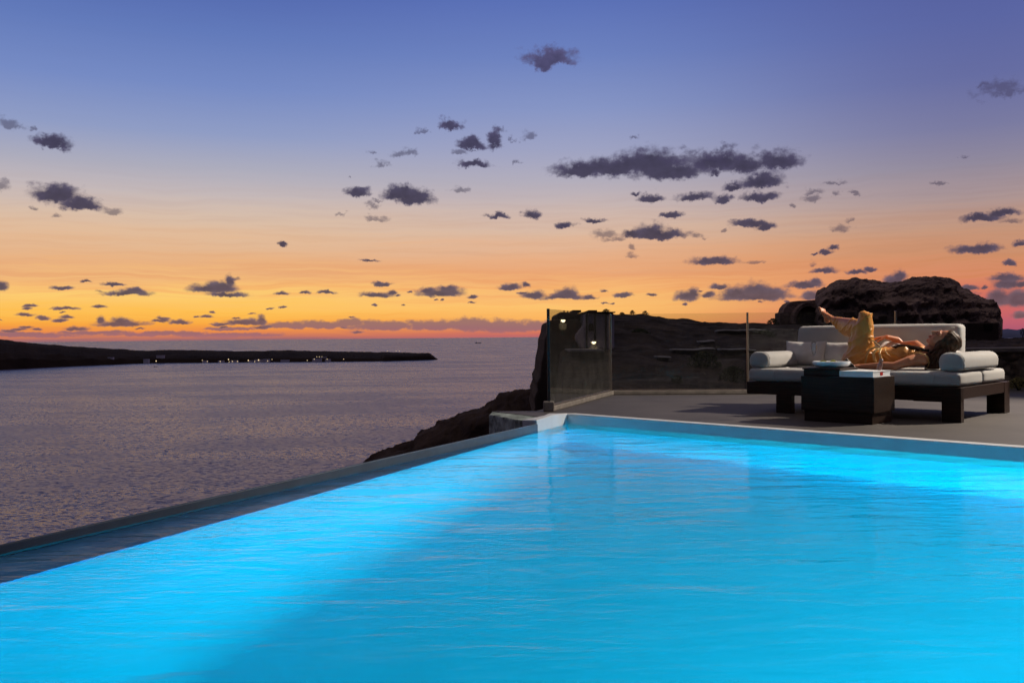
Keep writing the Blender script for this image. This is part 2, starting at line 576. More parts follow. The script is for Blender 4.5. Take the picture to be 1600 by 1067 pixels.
def pmat(name, col, rough=0.6, spec=0.5, metal=0.0, var=0.0, vscale=4.0, bump=0.0, bscale=30.0, bdist=0.01, col2=None, sheen=0.0, coords='Object', stretch=(1, 1, 1), detail=5):
    m = bpy.data.materials.new(name)
    m.use_nodes = True
    t = NT(m.node_tree)
    p = m.node_tree.nodes['Principled BSDF']
    p.inputs['Roughness'].default_value = rough
    p.inputs['Specular IOR Level'].default_value = spec
    p.inputs['Metallic'].default_value = metal
    if sheen:
        p.inputs['Sheen Weight'].default_value = sheen
    tcn = t.n('ShaderNodeTexCoord')
    vec = t.v('MULTIPLY', tcn.outputs[coords], stretch)
    if var or col2:
        nz = t.noise(vec, vscale, detail, 0.6)
        a = tuple(c*(1-var) for c in col[:3])+(1,)
        b = tuple(min(1, c*(1+var)) for c in (col2 or col)[:3])+(1,)
        t.put(p.inputs['Base Color'], t.ramp(nz, [(0.3, a), (0.7, b)]))
    else:
        p.inputs['Base Color'].default_value = tuple(col[:3])+(1,)
    if bump:
        nb = t.noise(vec, bscale, detail, 0.6)
        bn = t.n('ShaderNodeBump')
        bn.inputs['Strength'].default_value = bump
        bn.inputs['Distance'].default_value = bdist
        t.put(bn.inputs['Height'], nb)
        t.put(p.inputs['Normal'], bn.outputs[0])
    return m


def emat(name, col, strength):
    m = bpy.data.materials.new(name)
    m.use_nodes = True
    m.node_tree.nodes.clear()
    t = NT(m.node_tree)
    e = t.n('ShaderNodeEmission')
    e.inputs[0].default_value = col
    e.inputs[1].default_value = strength
    o = t.n('ShaderNodeOutputMaterial')
    m.node_tree.links.new(e.outputs[0], o.inputs[0])
    return m


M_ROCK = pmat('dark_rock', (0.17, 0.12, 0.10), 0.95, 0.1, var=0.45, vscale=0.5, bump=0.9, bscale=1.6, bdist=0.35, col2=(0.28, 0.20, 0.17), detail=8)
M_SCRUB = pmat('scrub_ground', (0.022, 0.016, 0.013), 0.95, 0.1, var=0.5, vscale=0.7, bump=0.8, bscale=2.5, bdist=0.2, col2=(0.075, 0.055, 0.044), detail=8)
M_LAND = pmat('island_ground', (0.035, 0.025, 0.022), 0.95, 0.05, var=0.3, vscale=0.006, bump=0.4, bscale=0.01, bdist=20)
M_DECK = pmat('deck_screed', (0.082, 0.074, 0.072), 0.62, 0.35, var=0.2, vscale=1.7, bump=0.12, bscale=60, bdist=0.004, detail=8)
M_WHITE = pmat('white_plaster', (0.60, 0.63, 0.66), 0.6, 0.3, var=0.05, vscale=5, bump=0.15, bscale=40, bdist=0.004)
M_RIM = pmat('rim_plaster', (0.075, 0.11, 0.16), 0.55, 0.35, var=0.14, vscale=6, bump=0.15, bscale=50, bdist=0.003)
M_STONE_END = pmat('mottled_stone', (0.06, 0.07, 0.065), 0.85, 0.2, var=0.5, vscale=9, bump=0.7, bscale=14, bdist=0.03, col2=(0.3, 0.36, 0.34))
M_BASIN = pmat('pool_plaster', (0.03, 0.72, 0.92), 0.7, 0.2, var=0.05, vscale=2)
M_WOOD = pmat('dark_wood', (0.015, 0.0075, 0.005), 0.45, 0.25, var=0.35, vscale=5, bump=0.12, bscale=30, bdist=0.003, stretch=(1, 14, 14), col2=(0.026, 0.013, 0.009))
M_FABRIC = pmat('grey_fabric', (0.39, 0.385, 0.38), 0.9, 0.1, var=0.05, vscale=6, bump=0.25, bscale=260, bdist=0.002, sheen=0.15)
M_PILLOW = pmat('pillow_linen', (0.54, 0.515, 0.505), 0.92, 0.1, var=0.06, vscale=9, bump=0.3, bscale=220, bdist=0.002, sheen=0.15)
M_PIPING = pmat('piping_cord', (0.48, 0.475, 0.47), 0.9, 0.1)
M_METAL = pmat('steel_post', (0.30, 0.26, 0.23), 0.35, 0.5, metal=0.9)
M_DARKMETAL = pmat('dark_metal', (0.03, 0.03, 0.035), 0.45, 0.4)
M_CEMENT = pmat('cement_kerb', (0.20, 0.18, 0.165), 0.85, 0.2, var=0.25, vscale=7, bump=0.4, bscale=40, bdist=0.006)
M_CAP = pmat('cement_cap', (0.17, 0.15, 0.135), 0.85, 0.2, var=0.2, vscale=4, bump=0.4, bscale=25, bdist=0.01)
M_CHAPEL = pmat('lilac_plaster', (0.36, 0.32, 0.42), 0.85, 0.2, var=0.12, vscale=1.5)
M_PALE = pmat('pale_ledge', (0.30, 0.28, 0.27), 0.85, 0.2, var=0.2, vscale=2)
M_SLATE = pmat('dark_stucco', (0.055, 0.040, 0.034), 0.9, 0.1, var=0.3, vscale=1.2, bump=0.6, bscale=4, bdist=0.08)
M_VOID = pmat('dark_opening', (0.01, 0.009, 0.008), 0.8, 0.2)
M_LEAF = pmat('dark_leaves', (0.035, 0.045, 0.02), 0.8, 0.2, var=0.4, vscale=8)
M_DRYLEAF = pmat('dry_leaves', (0.16, 0.14, 0.05), 0.85, 0.2, var=0.4, vscale=12)
M_CHINA = pmat('white_china', (0.80, 0.82, 0.84), 0.25, 0.5)
M_PAPER = pmat('white_book_cover', (0.78, 0.80, 0.83), 0.4, 0.4)
M_RED = pmat('red_mark', (0.45, 0.02, 0.015), 0.5, 0.3)
M_LIME = pmat('lime_flesh', (0.42, 0.42, 0.08), 0.5, 0.4, var=0.2, vscale=60)
M_BOTTLE = pmat('brown_bottle', (0.20, 0.10, 0.085), 0.3, 0.5, var=0.1, vscale=40)
M_BLACK = pmat('black_gloss', (0.012, 0.010, 0.010), 0.25, 0.5)
M_HOUSE = pmat('white_house', (0.62, 0.58, 0.66), 0.8, 0.2, var=0.1, vscale=0.1)
M_LAMP_WARM = emat('lamp_glow', (1.0, 0.78, 0.45, 1), 5.0)
M_LAMP_FAR = emat('far_lamp_glow', (1.0, 0.74, 0.42, 1), 1.5)
M_POOL_LAMP = emat('pool_lamp_glow', (0.35, 0.8, 1.0, 1), 4.0)

# glass fence: thin clear sheet, fresnel reflection, faint dust
M_GLASS = bpy.data.materials.new('fence_glass')
M_GLASS.use_nodes = True
M_GLASS.node_tree.nodes.clear()
g = NT(M_GLASS.node_tree)
tr = g.n('ShaderNodeBsdfTransparent')
tr.inputs[0].default_value = (0.90, 0.92, 0.91, 1)
gl = g.n('ShaderNodeBsdfGlossy')
gl.inputs['Roughness'].default_value = 0.01
fr = g.n('ShaderNodeFresnel')
fr.inputs[0].default_value = 1.5
mx = g.n('ShaderNodeMixShader')
g.put(mx.inputs[0], g.m('MULTIPLY', fr.outputs[0], 0.4))
g.put(mx.inputs[1], tr.outputs[0])
g.put(mx.inputs[2], gl.outputs[0])
df = g.n('ShaderNodeBsdfDiffuse')
df.inputs[0].default_value = (0.55, 0.53, 0.5, 1)
tcg = g.n('ShaderNodeTexCoord')
sp = g.n('ShaderNodeSeparateXYZ')
g.put(sp.inputs[0], tcg.outputs['Object'])
dust = g.noise(g.v('MULTIPLY', tcg.outputs['Object'], (1, 1, 0.35)), 14, 6, 0.7)
spots = g.ss(g.noise(tcg.outputs['Object'], 90, 2, 0.5), 0.70, 0.76, 0.0, 0.25)
dm = g.m('MULTIPLY', g.ss(sp.outputs[2], 0.0, 0.75, 0.045, 0.008), g.ss(dust, 0.35, 0.75, 0.35, 1.1))
dm = g.m('MAXIMUM', dm, spots)
mx2 = g.n('ShaderNodeMixShader')
g.put(mx2.inputs[0], dm)
g.put(mx2.inputs[1], mx.outputs[0])
g.put(mx2.inputs[2], df.outputs[0])
go = g.n('ShaderNodeOutputMaterial')
g.put(go.inputs[0], mx2.outputs[0])

M_CRYSTAL = bpy.data.materials.new('clear_crystal')
M_CRYSTAL.use_nodes = True
M_CRYSTAL.node_tree.nodes.clear()
g = NT(M_CRYSTAL.node_tree)
tr = g.n('ShaderNodeBsdfTransparent')
tr.inputs[0].default_value = (0.97, 0.98, 0.99, 1)
gl = g.n('ShaderNodeBsdfGlossy')
gl.inputs['Roughness'].default_value = 0.03
fr = g.n('ShaderNodeFresnel')
fr.inputs[0].default_value = 1.6
mx = g.n('ShaderNodeMixShader')
g.put(mx.inputs[0], g.m('MULTIPLY_ADD', fr.outputs[0], 0.6, 0.01, clamp=True))
g.put(mx.inputs[1], tr.outputs[0])
g.put(mx.inputs[2], gl.outputs[0])
go = g.n('ShaderNodeOutputMaterial')
g.put(go.inputs[0], mx.outputs[0])

# ------------------------------------------------------------------ sea
M_SEA = bpy.data.materials.new('sea_water')
M_SEA.use_nodes = True
g = NT(M_SEA.node_tree)
p = M_SEA.node_tree.nodes['Principled BSDF']
p.inputs['Base Color'].default_value = (0.13, 0.13, 0.24, 1)
p.inputs['Roughness'].default_value = 0.22
p.inputs['IOR'].default_value = 1.33
tcs = g.n('ShaderNodeTexCoord')
pv = tcs.outputs['Object']
w1 = g.noise(g.v('MULTIPLY', pv, (0.17, 0.36, 1)), 1.0, 4, 0.66, color=True)
w3 = g.noise(g.v('MULTIPLY', pv, (0.0016, 0.004, 1)), 1.0, 4, 0.6)
sl = g.v('MULTIPLY', g.v('SUBTRACT', w1, (0.5, 0.5, 0.5)), (1.7, 1.9, 0))
nrm = g.v('NORMALIZE', g.v('ADD', sl, (0, 0, 1)))
g.put(p.inputs['Normal'], nrm)
g.put(p.inputs['Roughness'], g.ss(w3, 0.35, 0.65, 0.23, 0.30))
SEA_Z = -150.0
mb = MB()
rad = [0] + [60*1.35**i for i in range(30)]
mb.grid(lambda i, j: (rad[i]*math.sin(2*math.pi*j/72), rad[i]*math.cos(2*math.pi*j/72), SEA_Z), len(rad), 72, wrap=True)
tag(mb.build('sea', M_SEA, smooth=True), kind='structure')

# ------------------------------------------------------------------ pool
WZ = -0.085
W1 = at_z(839, 674, WZ)
Wr = at_z(0, 866, WZ)
rd = (W1-Wr).normalized()                       # along the overflow rim, away from the camera
rn = Vector((-rd.y, rd.x, 0))                   # to the outside of the rim (left)
W0 = W1 - rd*(W1.y+2.2)/rd.y
W2 = at_z(864, 668, WZ)
W3 = at_z(886, 661.8, WZ)
W4a = at_z(1600, 722, WZ)
fd_ = (W4a-W3).normalized()
W4 = W3 + fd_*7.2
fn = Vector((-fd_.y, fd_.x, 0))                 # outward from the far edge
if fn.y < 0:
    fn = -fn
W5 = Vector((W4.x, -2.2, WZ))
L0, L1 = at_z(0, 915, WZ), Vector((W1.x*0.55+W2.x*0.45, W1.y*0.55+W2.y*0.45, WZ))
ld = (at_z(803, 691, WZ)-L0).normalized()
Ln = L0 - ld*(L0.y+2.2)/ld.y

M_WATER = bpy.data.materials.new('pool_water')
M_WATER.use_nodes = True
M_WATER.node_tree.nodes.clear()
g = NT(M_WATER.node_tree)
gs = g.n('ShaderNodeBsdfRefraction')
gs.inputs['IOR'].default_value = 1.333
gs.inputs['Roughness'].default_value = 0.0
gw = g.n('ShaderNodeBsdfGlossy')
gw.inputs['Roughness'].default_value = 0.015
tcw = g.n('ShaderNodeTexCoord')
pv = tcw.outputs['Object']
n1 = g.noise(g.v('MULTIPLY', pv, (1.6, 4.2, 1)), 1.0, 3, 0.5, dist=0.4)
n2 = g.noise(g.v('MULTIPLY', pv, (7, 20, 1)), 1.0, 3, 0.55)
big = g.noise(pv, 0.7, 2, 0.5)
hh = g.m('ADD', g.m('MULTIPLY', n1, 0.026), g.m('MULTIPLY', n2, g.ss(big, 0.35, 0.7, 0.0034, 0.0100)))
bn = g.n('ShaderNodeBump')
bn.inputs['Strength'].default_value = 1.0
bn.inputs['Distance'].default_value = 0.55
g.put(bn.inputs['Height'], hh)
g.put(gs.inputs['Normal'], bn.outputs[0])
g.put(gw.inputs['Normal'], bn.outputs[0])
fr = g.n('ShaderNodeFresnel')
fr.inputs[0].default_value = 1.333
g.put(fr.inputs['Normal'], bn.outputs[0])
mx = g.n('ShaderNodeMixShader')
g.put(mx.inputs[0], g.m('MULTIPLY', g.m('POWER', fr.outputs[0], 2.2), 1.8, clamp=True))
g.put(mx.inputs[1], gs.outputs[0])
g.put(mx.inputs[2], gw.outputs[0])
go = g.n('ShaderNodeOutputMaterial')
g.put(go.inputs[0], mx.outputs[0])

mb = MB()
mb.add([W0, W1, W2, W3, W4, W5], [(5, 4, 3, 2, 1, 0)])
me = mb.mesh('pool_water')
if me.polygons[0].normal.z < 0:
    me.flip_normals()
tag(link('pool_water', me, M_WATER), kind='structure')

# basin: shallow ledge along the rim, then walls and floor
DEEP = -1.35
lz = WZ-0.045
e = 0.004
b_ = MB()
up_ = lambda v, z: (v.x, v.y, z)
cove = [(-.16, lz+.001), (-.11, lz-.004), (-.06, lz-.018), (-.02, lz-.05), (.0, lz-.10), (.0, -.90)] + [(.45*(1-math.cos(k*math.pi/56)), -.90-.449*math.sin(k*math.pi/56)) for k in range(1, 29)]
ln_ = Vector((ld.y, -ld.x, 0))
cv = []
for d, z in cove:
    cv += [up_(Ln+ln_*d, z), up_(L1+ln_*max(d, -.02)-ld*max(d, 0)*.35, z)]
b_.add(cv, [(2*i, 2*i+1, 2*i+3, 2*i+2) for i in range(len(cove)-1)])
loop = [Ln, L1, W2, W3, W4, W5]
tops = [lz, lz, WZ+0.0, WZ+0.0, WZ+0.0, WZ+0.0]
vs = [up_(v, z) for v, z in zip(loop, tops)] + [up_(v, DEEP) for v in loop]
n = len(loop)
b_.add(vs, [(i, (i+1) % n, n+(i+1) % n, n+i) for i in range(1, n)] + [tuple(range(n, 2*n))])
b_.add([up_(W0, lz), up_(W0, WZ), up_(W5, WZ), up_(Ln, lz)], [(0, 1, 2, 3)])
bo = tag(b_.build('pool_basin', M_BASIN), kind='structure')
for pl in bo.data.polygons:
    pl.use_smooth = abs(pl.normal.dot(ln_)) > .02 and abs(pl.normal.z) > .001 and abs(pl.normal.z) < .9995

M_LEDGE = pmat('ledge_tiles', (0.10, 0.45, 0.90), 0.5, 0.3, var=0.25, vscale=5)
mb = MB()
mb.add([up_(W0, lz), up_(W1, lz), up_(L1, lz), up_(Ln, lz), up_(W0, lz-.05), up_(W1, lz-.05), up_(L1-ln_*.02, lz-.05), up_(Ln-ln_*.02, lz-.05)],
       [(0, 1, 2, 3), (7, 6, 5, 4), (0, 4, 5, 1), (1, 5, 6, 2), (2, 6, 7, 3), (3, 7, 4, 0)])
tag(mb.build('pool_ledge', M_LEDGE), kind='structure')

# overflow rim: a thin low wall outside the ledge, higher towards the far end
def rim_top(y):
    return WZ + 0.034 + (0.064-0.034)*(y-3.4)/(7.64-3.4)
mb = MB()
RT = 0.014
a0, a1 = W0, W1 + rd*0.02
mb.prism([up_(a0, 0)[:2], up_(a1, 0)[:2], (a1+rn*RT)[:2], (a0+rn*RT)[:2]], -1.2, [rim_top(a0.y), rim_top(a1.y), rim_top(a1.y)+.002, rim_top(a0.y)+.002])
o = tag(mb.build('overflow_rim', M_RIM, bevel=0.004), 'long thin grey rim wall along the overflow edge of the lit pool, above the sea', 'pool rim')
mb = MB()
q0, q1 = a0+rn*RT, a1+rn*RT
mb.prism([(q0+rn*.002)[:2], (q1+rn*.002)[:2], (q1+rn*.5)[:2], (q0+rn*.5)[:2]], -3.0, -0.75)
tag(mb.build('overflow_channel', M_CEMENT), kind='structure')

# far coping and its white top strip
CW = 0.11
cz = 0.006
F3, F4 = Vector((W3.x, W3.y, 0)), Vector((W4.x, W4.y, 0))
mb = MB()
mb.prism([F3[:2], F4[:2], (F4+fn*CW)[:2], (F3+fn*CW)[:2]], WZ-0.30, cz)
tag(mb.build('pool_coping', M_WHITE, bevel=0.006), kind='structure')
# pier block where coping and rim meet
B1, B2 = W1, W2
pb = at_z(764, 646, 0)
blk = [(B1-rd*.0)[:2], B2[:2], W3[:2], (F3+fn*CW)[:2], (W2+Vector((-.02, .46, 0)))[:2], (W1+rn*.14+rd*.42)[:2], (W1+rn*.14)[:2]]
mb = MB()
mb.prism(blk, WZ-0.5, [0.012, 0.030, 0.010, 0.004, 0.004, 0.010, 0.010])
o = tag(mb.build('corner_block', M_WHITE, bevel=0.008), 'white plastered block at the pool corner between rim and coping', 'wall block')
for v in o.data.vertices:
    pass

# rough stone stub of the retaining wall left of the block
s0 = at_z(764, 647, 0)
s1 = W1+rn*.145
mb = MB()
st = [(s1+rd*.02)[:2], (s1+rd*.40)[:2], (s0.x+.02, s0.y+.32), (s0.x, s0.y)]
mb.prism(st, -0.9, -0.002)
tag(mb.build('stone_stub', M_STONE_END, bevel=0.012), 'rough mottled stone wall stub beside the white pool corner block', 'stone wall')

# ------------------------------------------------------------------ deck
P0, P1, P2 = at_z(858, 642.7, 0), at_z(955, 616.5, 0), at_z(1168.8, 615.5, 0)
P3 = P2 + (P2-P1)*1.08
P3.y = 10.85
deck = [(W1+rn*.15+rd*.42), (W2+Vector((-.02, .462, 0))), F3+fn*(CW+.002), F4+fn*(CW+.002), Vector((W4.x+.2, W5.y, 0)), Vector((13, W5.y, 0)), Vector((13, 11.62, 0)),
        Vector((4.75, 11.62, 0)), P3+Vector((.1, .12, 0)), P2+Vector((0, .10, 0)), P1+Vector((-.06, .10, 0)), P0+Vector((-.12, .08, 0)), Vector((s0.x+.02, s0.y+.33, 0))]
mb = MB()
mb.prism([v[:2] for v in deck], -0.6, 0.0)
tag(mb.build('terrace_floor', M_DECK), kind='structure')

# ------------------------------------------------------------------ glass fence
fence = tag(empty('glass_fence', P1), 'waist high clear glass fence with thin metal posts at the terrace edge', 'glass fence')
toF = lambda v: Vector(v)-P1
GH = 0.985


def panel(a, b):
    a, b = toF(a), toF(b)
    d = (b-a).normalized()
    nn = Vector((-d.y, d.x, 0))
    q = [a+d*.02+nn*.006, b-d*.02+nn*.006, b-d*.02-nn*.006, a+d*.02-nn*.006]
    MB().prism([v[:2] for v in q], 0.062, GH).build('glass_panel', M_GLASS, fence)
    q = [a+nn*.04, b+nn*.04, b-nn*.04, a-nn*.04]
    MB().prism([v[:2] for v in q], 0.001, 0.05).build('base_kerb', M_CEMENT, fence, bevel=0.008)
    q = [a+d*.02+nn*.012, b-d*.02+nn*.012, b-d*.02-nn*.012, a+d*.02-nn*.012]
    MB().prism([v[:2] for v in q], 0.0505, 0.0615).build('base_rail', M_METAL, fence)


for a, b in ((P0, P1), (P1, P2), (P2, P3)):
    panel(a, b)
for v in (P1, P2, P3):
    c = toF(v)
    MB().box((c.x-.011, c.y-.016, 0.051), (c.x+.011, c.y+.016, GH+.004)).build('post', M_METAL, fence, bevel=0.003)
c = toF(P0)
MB().box((c.x-.014, c.y-.014, 0.10), (c.x+.014, c.y+.014, GH+.004)).build('post', M_DARKMETAL, fence, bevel=0.003)
MB().box((c.x-.055, c.y-.05, 0.0), (c.x+.05, c.y+.05, 0.0985)).build('post_foot', M_CEMENT, fence, bevel=0.01)

# ------------------------------------------------------------------ terrain
def interp(pts, x):
    xs, ys = [p[0] for p in pts], [p[1] for p in pts]
    return float(np.interp(x, xs, ys))


def fbm(v, sc, oct=6, h=0.9):
    return mnoise.fractal(Vector(v)*sc, h, 2.1, oct)


# hillside behind the terrace: rises in steps from just below the fence to the skyline
SKY = [(820, 560), (846, 520), (862, 496), (905, 492), (960, 492), (1018, 495), (1060, 501), (1110, 504), (1160, 506), (1225, 507), (1290, 508), (1500, 528), (1600, 528), (1680, 524), (1760, 490), (1900, 440), (2300, 420), (3000, 430)]  # skyline right of the view is raised to screen sky from the glass
def hill(i, j):
    px = 835 + (1700-835)*i/260 if i <= 260 else 1700 + (3000-1700)*(i-260)/40
    t = j/130
    Y = 12.4*(64/12.4)**t
    yn = 622
    yy = interp(SKY, px)
    za, zb = at_y(px, yn, 12.4).z, at_y(px, yy, 64).z
    s = t + 0.035*math.sin(t*34)*(1-t)
    P = at_y(px, 530, Y)
    z = za + (zb-za)*s**1.15
    z += 0.010*Y*fbm((P.x, P.y, 0), 0.55)*(1-.75*t)
    f_, _ = mnoise.voronoi(Vector((P.x*.5, P.y*.28, 0)))
    z += 0.014*Y*(min(.5, f_[1]-f_[0])-.2)*(1-t*.85)
    edge = max(0.0, (878-px)/43.0)
    z -= edge**2*14
    return (P.x, P.y, z)
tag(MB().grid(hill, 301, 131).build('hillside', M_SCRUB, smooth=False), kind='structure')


def loft(name, prof, Y, thick, zb, n=90, m=26, na=0.25, ns=0.6, pw=0.55, mat=M_ROCK, slope=0.0, ends=0.15, crag=0.0, over=0.0):
    """rock mass: skyline prof [(px, py)] at distance Y, elliptical in depth, roughened by noise"""
    x0, x1 = prof[0][0], prof[-1][0]
    def fn_(i, j):
        u = i/(n-1)
        px = x0+(x1-x0)*u
        top = at_y(px, interp(prof, px), Y)
        k = min(1.0, u/ends, (1-u)/ends)**0.5 if ends else 1.0
        a = math.pi*j/(m-1)
        s = max(0.0, math.sin(a))**pw
        cx = math.cos(a)
        y = Y - thick*cx*max(k, 0.12)
        z = zb + (top.z-zb)*s
        x = top.x + slope*(z-top.z)
        v = Vector((x*y/Y, y, z))
        d = mnoise.noise_vector(v*ns)*na + mnoise.noise_vector(v*ns*3.1)*na*0.45 + mnoise.noise_vector(v*ns*8)*na*0.18
        if crag:
            o_ = Vector((0.0, -cx, s*.55))
            d += o_*(crag*.16*math.sin(v.z*7.5+3*mnoise.noise(v*.5)))
            v.x += .33*max(0.0, 1-u/.10)*max(0.0, top.z-z)*over
            for sc_, am in ((ns*1.3, 1.0), (ns*3.4, .45), (ns*8.5, .2)):
                f_, _ = mnoise.voronoi(v*sc_ + Vector((0, 0, .5*mnoise.noise(v*sc_))))
                d += o_*(crag*am*(min(.55, f_[1]-f_[0])-.3))
            d += o_*(crag*.35*mnoise.ridged_multi_fractal(v*ns*2.2, 1.0, 2.1, 5, 1.0, 2.0) - crag*.35)
        d.z *= 0.5 if crag else 0.45
        if crag and s > .9:
            d.z = min(d.z, crag*.22)
        return v+d
    mb = MB().grid(fn_, n, m)
    nv = m
    mb.f.append(tuple(range(m-1, -1, -1)))
    mb.f.append(tuple((n-1)*m+j for j in range(m)))
    return mb


head = [(540, 760), (580, 719), (600, 709), (632, 700), (651, 688), (655, 677), (676, 666), (690, 655), (735, 637), (770, 622), (800, 612), (834, 608), (862, 604), (940, 600)]
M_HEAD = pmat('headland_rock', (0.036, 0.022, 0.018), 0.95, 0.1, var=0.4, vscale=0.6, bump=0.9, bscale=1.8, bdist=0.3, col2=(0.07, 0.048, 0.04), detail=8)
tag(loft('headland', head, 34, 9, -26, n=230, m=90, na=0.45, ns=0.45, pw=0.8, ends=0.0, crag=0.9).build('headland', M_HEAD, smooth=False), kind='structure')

tag(loft('sky_screen_hill', [(1622, 545), (1645, 500), (1690, 465), (1800, 440), (2000, 410), (2600, 400), (3200, 430)], 250, 40, -30, n=120, m=30, na=4, ns=.04, pw=.8, ends=0.0).build('sky_screen_hill', M_SCRUB), kind='structure')  # unseen hill, added to keep bright sky out of the glass reflections

# large rock outcrop above the terrace
rock = [(1270, 520), (1272, 486), (1276, 470), (1279, 456), (1300, 443), (1312, 437), (1325, 438), (1337, 436), (1352, 438), (1378, 441), (1405, 440), (1425, 436), (1455, 433.5),
        (1480, 435.5), (1493, 442), (1502, 452), (1520, 459), (1540, 466), (1553, 467), (1559, 474), (1560, 486), (1561, 520)]
o = tag(loft('rock_outcrop', rock, 60, 5.5, -0.6, n=300, m=110, na=0.30, ns=0.40, pw=0.36, ends=0.02, crag=0.95, over=1.0).build('rock_outcrop', M_ROCK), 'massive flat topped dark rock outcrop rising behind the sofa', 'rock')
# distant mountains past the outcrop
mt = [(1500, 524), (1540, 518), (1560, 515.5), (1575, 514), (1590, 516), (1605, 513), (1640, 516), (1720, 519)]
M_MT = pmat('hazy_mountain', (0.16, 0.18, 0.30), 0.95, 0.0, var=0.1, vscale=0.0005)  # distance haze is put into the blue base colour
mb = loft('mountain', mt, 26000, 3000, SEA_Z-20, n=60, m=14, na=60, ns=0.0008, pw=0.7, ends=0.0)
tag(mb.build('mountains', M_MT, smooth=True), kind='structure')

# peninsula across the water
pen_t = [(-120, 524), (-40, 527.5), (0, 530), (15, 531.5), (25, 533.5), (50, 536), (100, 540), (150, 543.5), (200, 546), (228, 548), (270, 546.5), (310, 547), (340, 548), (380, 548.6), (455, 547.2),
         (500, 548.5), (550, 549.5), (600, 550), (640, 551), (671, 551.5), (677, 556), (684, 561.5)]
pen_b = [(-120, 582), (0, 578), (100, 573), (200, 568.7), (240, 567.5), (400, 566), (500, 565.5), (600, 564.5), (684, 562)]
def penin(i, j):
    px = -120 + (684+120)*i/260
    A = at_z(px, interp(pen_b, px), SEA_Z)
    yt = interp(pen_t, px) + 0.7*fbm((px*0.05, 3, 1), 1.0) + 0.5*fbm((px*0.3, 5, 1), 1.0)
    k = min(1.0, (684-px)/120.0+0.15)
    depth = [0, 40, 130, 420, 700, 1000, 1250][j]*k
    B = at_y(px, yt, A.y+700*k)
    H = B.z-SEA_Z
    cliff = 0.5 if px > 600 else 0.2
    hz = [-4, H*(0.25+cliff*.5), H*(0.4+cliff*0.7), H*(0.85+.12*cliff), H, H*0.6, -6][j]
    w = at_y(px, 540, A.y+depth)
    jit = 0 if j in (0, 6) else 0.10*H*fbm((px*.04, j*2.0, 7), 1.0)*(0 if j == 4 else 1)
    return (w.x, A.y+depth, SEA_Z+hz+jit)
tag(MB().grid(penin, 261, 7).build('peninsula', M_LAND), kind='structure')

# village along the peninsula's shore
hs = [(172, 560, 9, 3), (228, 563, 8, 3), (250, 557, 12, 3), (320, 565, 8, 2.5), (345, 565, 9, 2.5), (366, 565, 12, 3), (392, 565, 8, 3), (404, 564, 14, 4), (416, 563, 10, 3), (445, 564, 13, 3), (495, 562.5, 14, 4), (505, 560, 9, 4), (512, 563, 8, 3)]
hnames = ['palest house standing alone on the far peninsula slope, leftmost of the village', 'small white house beside two lamps near the western end of the far shore', 'low wide pale house above the far shore behind the moored boat',
 'little white house below the first lamps of the harbour village', 'little white house between close harbour lamps on the far shore', 'wide white house under the brightest harbour lamps on the far shore', 'white house at the eastern end of the lamp row on the far shore',
 'largest white house of the harbour at the water edge', 'white house just right of the largest harbour house', 'dim low house in the dark gap between two lit groups of the far shore', 'broad white house under the upper lamp trio on the far shore', 'tall narrow white house beneath the upper lamp trio', 'white house under the last lamp pair of the lit group']
for (x, y, w, h), lb in zip(hs, hnames):
    A = at_z(x, interp(pen_b, x), SEA_Z)
    A = at_y(x, y+h/2, A.y-12 if y > 560.9 else A.y+60)
    s = A.y/FOC
    e_ = empty('village_house', A)
    tag(e_, lb, 'house', 'white houses of the village on the peninsula')
    MB().box((-w/2*s, 0, -14), (w/2*s, 20, h*s)).build('wall', M_HOUSE, e_)
    MB().box((-w/2*s-1, -1, h*s), (w/2*s+1, 21, h*s+1.5)).build('roof', M_HOUSE, e_)
lamps = [(231, 563), (244, 564), (316, 563), (324, 564.5), (344, 564.5), (357, 561.5), (358, 565.3), (363, 564.5), (371, 564.5), (388, 563), (398, 564.8), (404, 562.5), (418, 564.2), (425, 561.5), (480, 563),
         (491, 561), (495, 557.5), (499, 557.5), (503, 557.5), (511, 561), (537, 561), (605, 548.5), (619, 548.5), (624, 548.5)]
lamp0 = None
for i, (x, y) in enumerate(lamps):
    A = at_z(x, interp(pen_b, x), SEA_Z)
    A = at_y(x, y, A.y-16 if y > 560 else (A.y+75 if y > 552 else A.y+300))
    s = A.y/FOC
    if lamp0 is None:
        e_ = lamp0 = MB().ball((0, 0, 0), 1.0, 8, 6).build('village_lamp', M_LAMP_FAR, smooth=True)
    else:
        e_ = lamp0.copy()
        C.objects.link(e_)
    k = s*(0.80 if x in (244, 357, 388, 231, 404) else 0.5 if y > 552 else 0.42)
    e_.scale = (k, k, k)
    e_.location = A
    tag(e_, 'tiny lit lamp among the village lights along the far peninsula', 'lamp', 'village lights on the far peninsula')


def boat(name, x, y, L, Y, label, cat):
    A = at_y(x, y, Y)
    A.z = SEA_Z
    e_ = empty(name, A)
    tag(e_, label, cat)
    def hullf(i, j):
        u = -1+2*i/16
        w = (1-abs(u)**3)*L*0.11 + 0.02
        a = math.pi*j/8
        return (u*L/2*(1+0.06*math.sin(a/2)), -w*math.cos(a), (L*0.09 if j in (0, 8) else -L*0.01)+0.03*L*max(0, u)**2)
    MB().grid(hullf, 17, 9).build('hull', M_DARKMETAL, e_, smooth=True)
    MB().box((-L*.46, -L*.07, L*.04), (L*.44, L*.07, L*.085)).build('deck', M_DARKMETAL, e_)
    MB().box((-L*.42, -L*.06, L*.086), (-L*.22, L*.06, L*.17)).build('cabin', M_DARKMETAL, e_)
    return e_
boat('cargo_ship', 747, 527.2, 150, 23000, 'tiny dark cargo ship on the sea horizon', 'ship')
boat('moored_boat', 243, 568.3, 22, 5150, 'small dark boat moored off the far peninsula shore', 'boat')

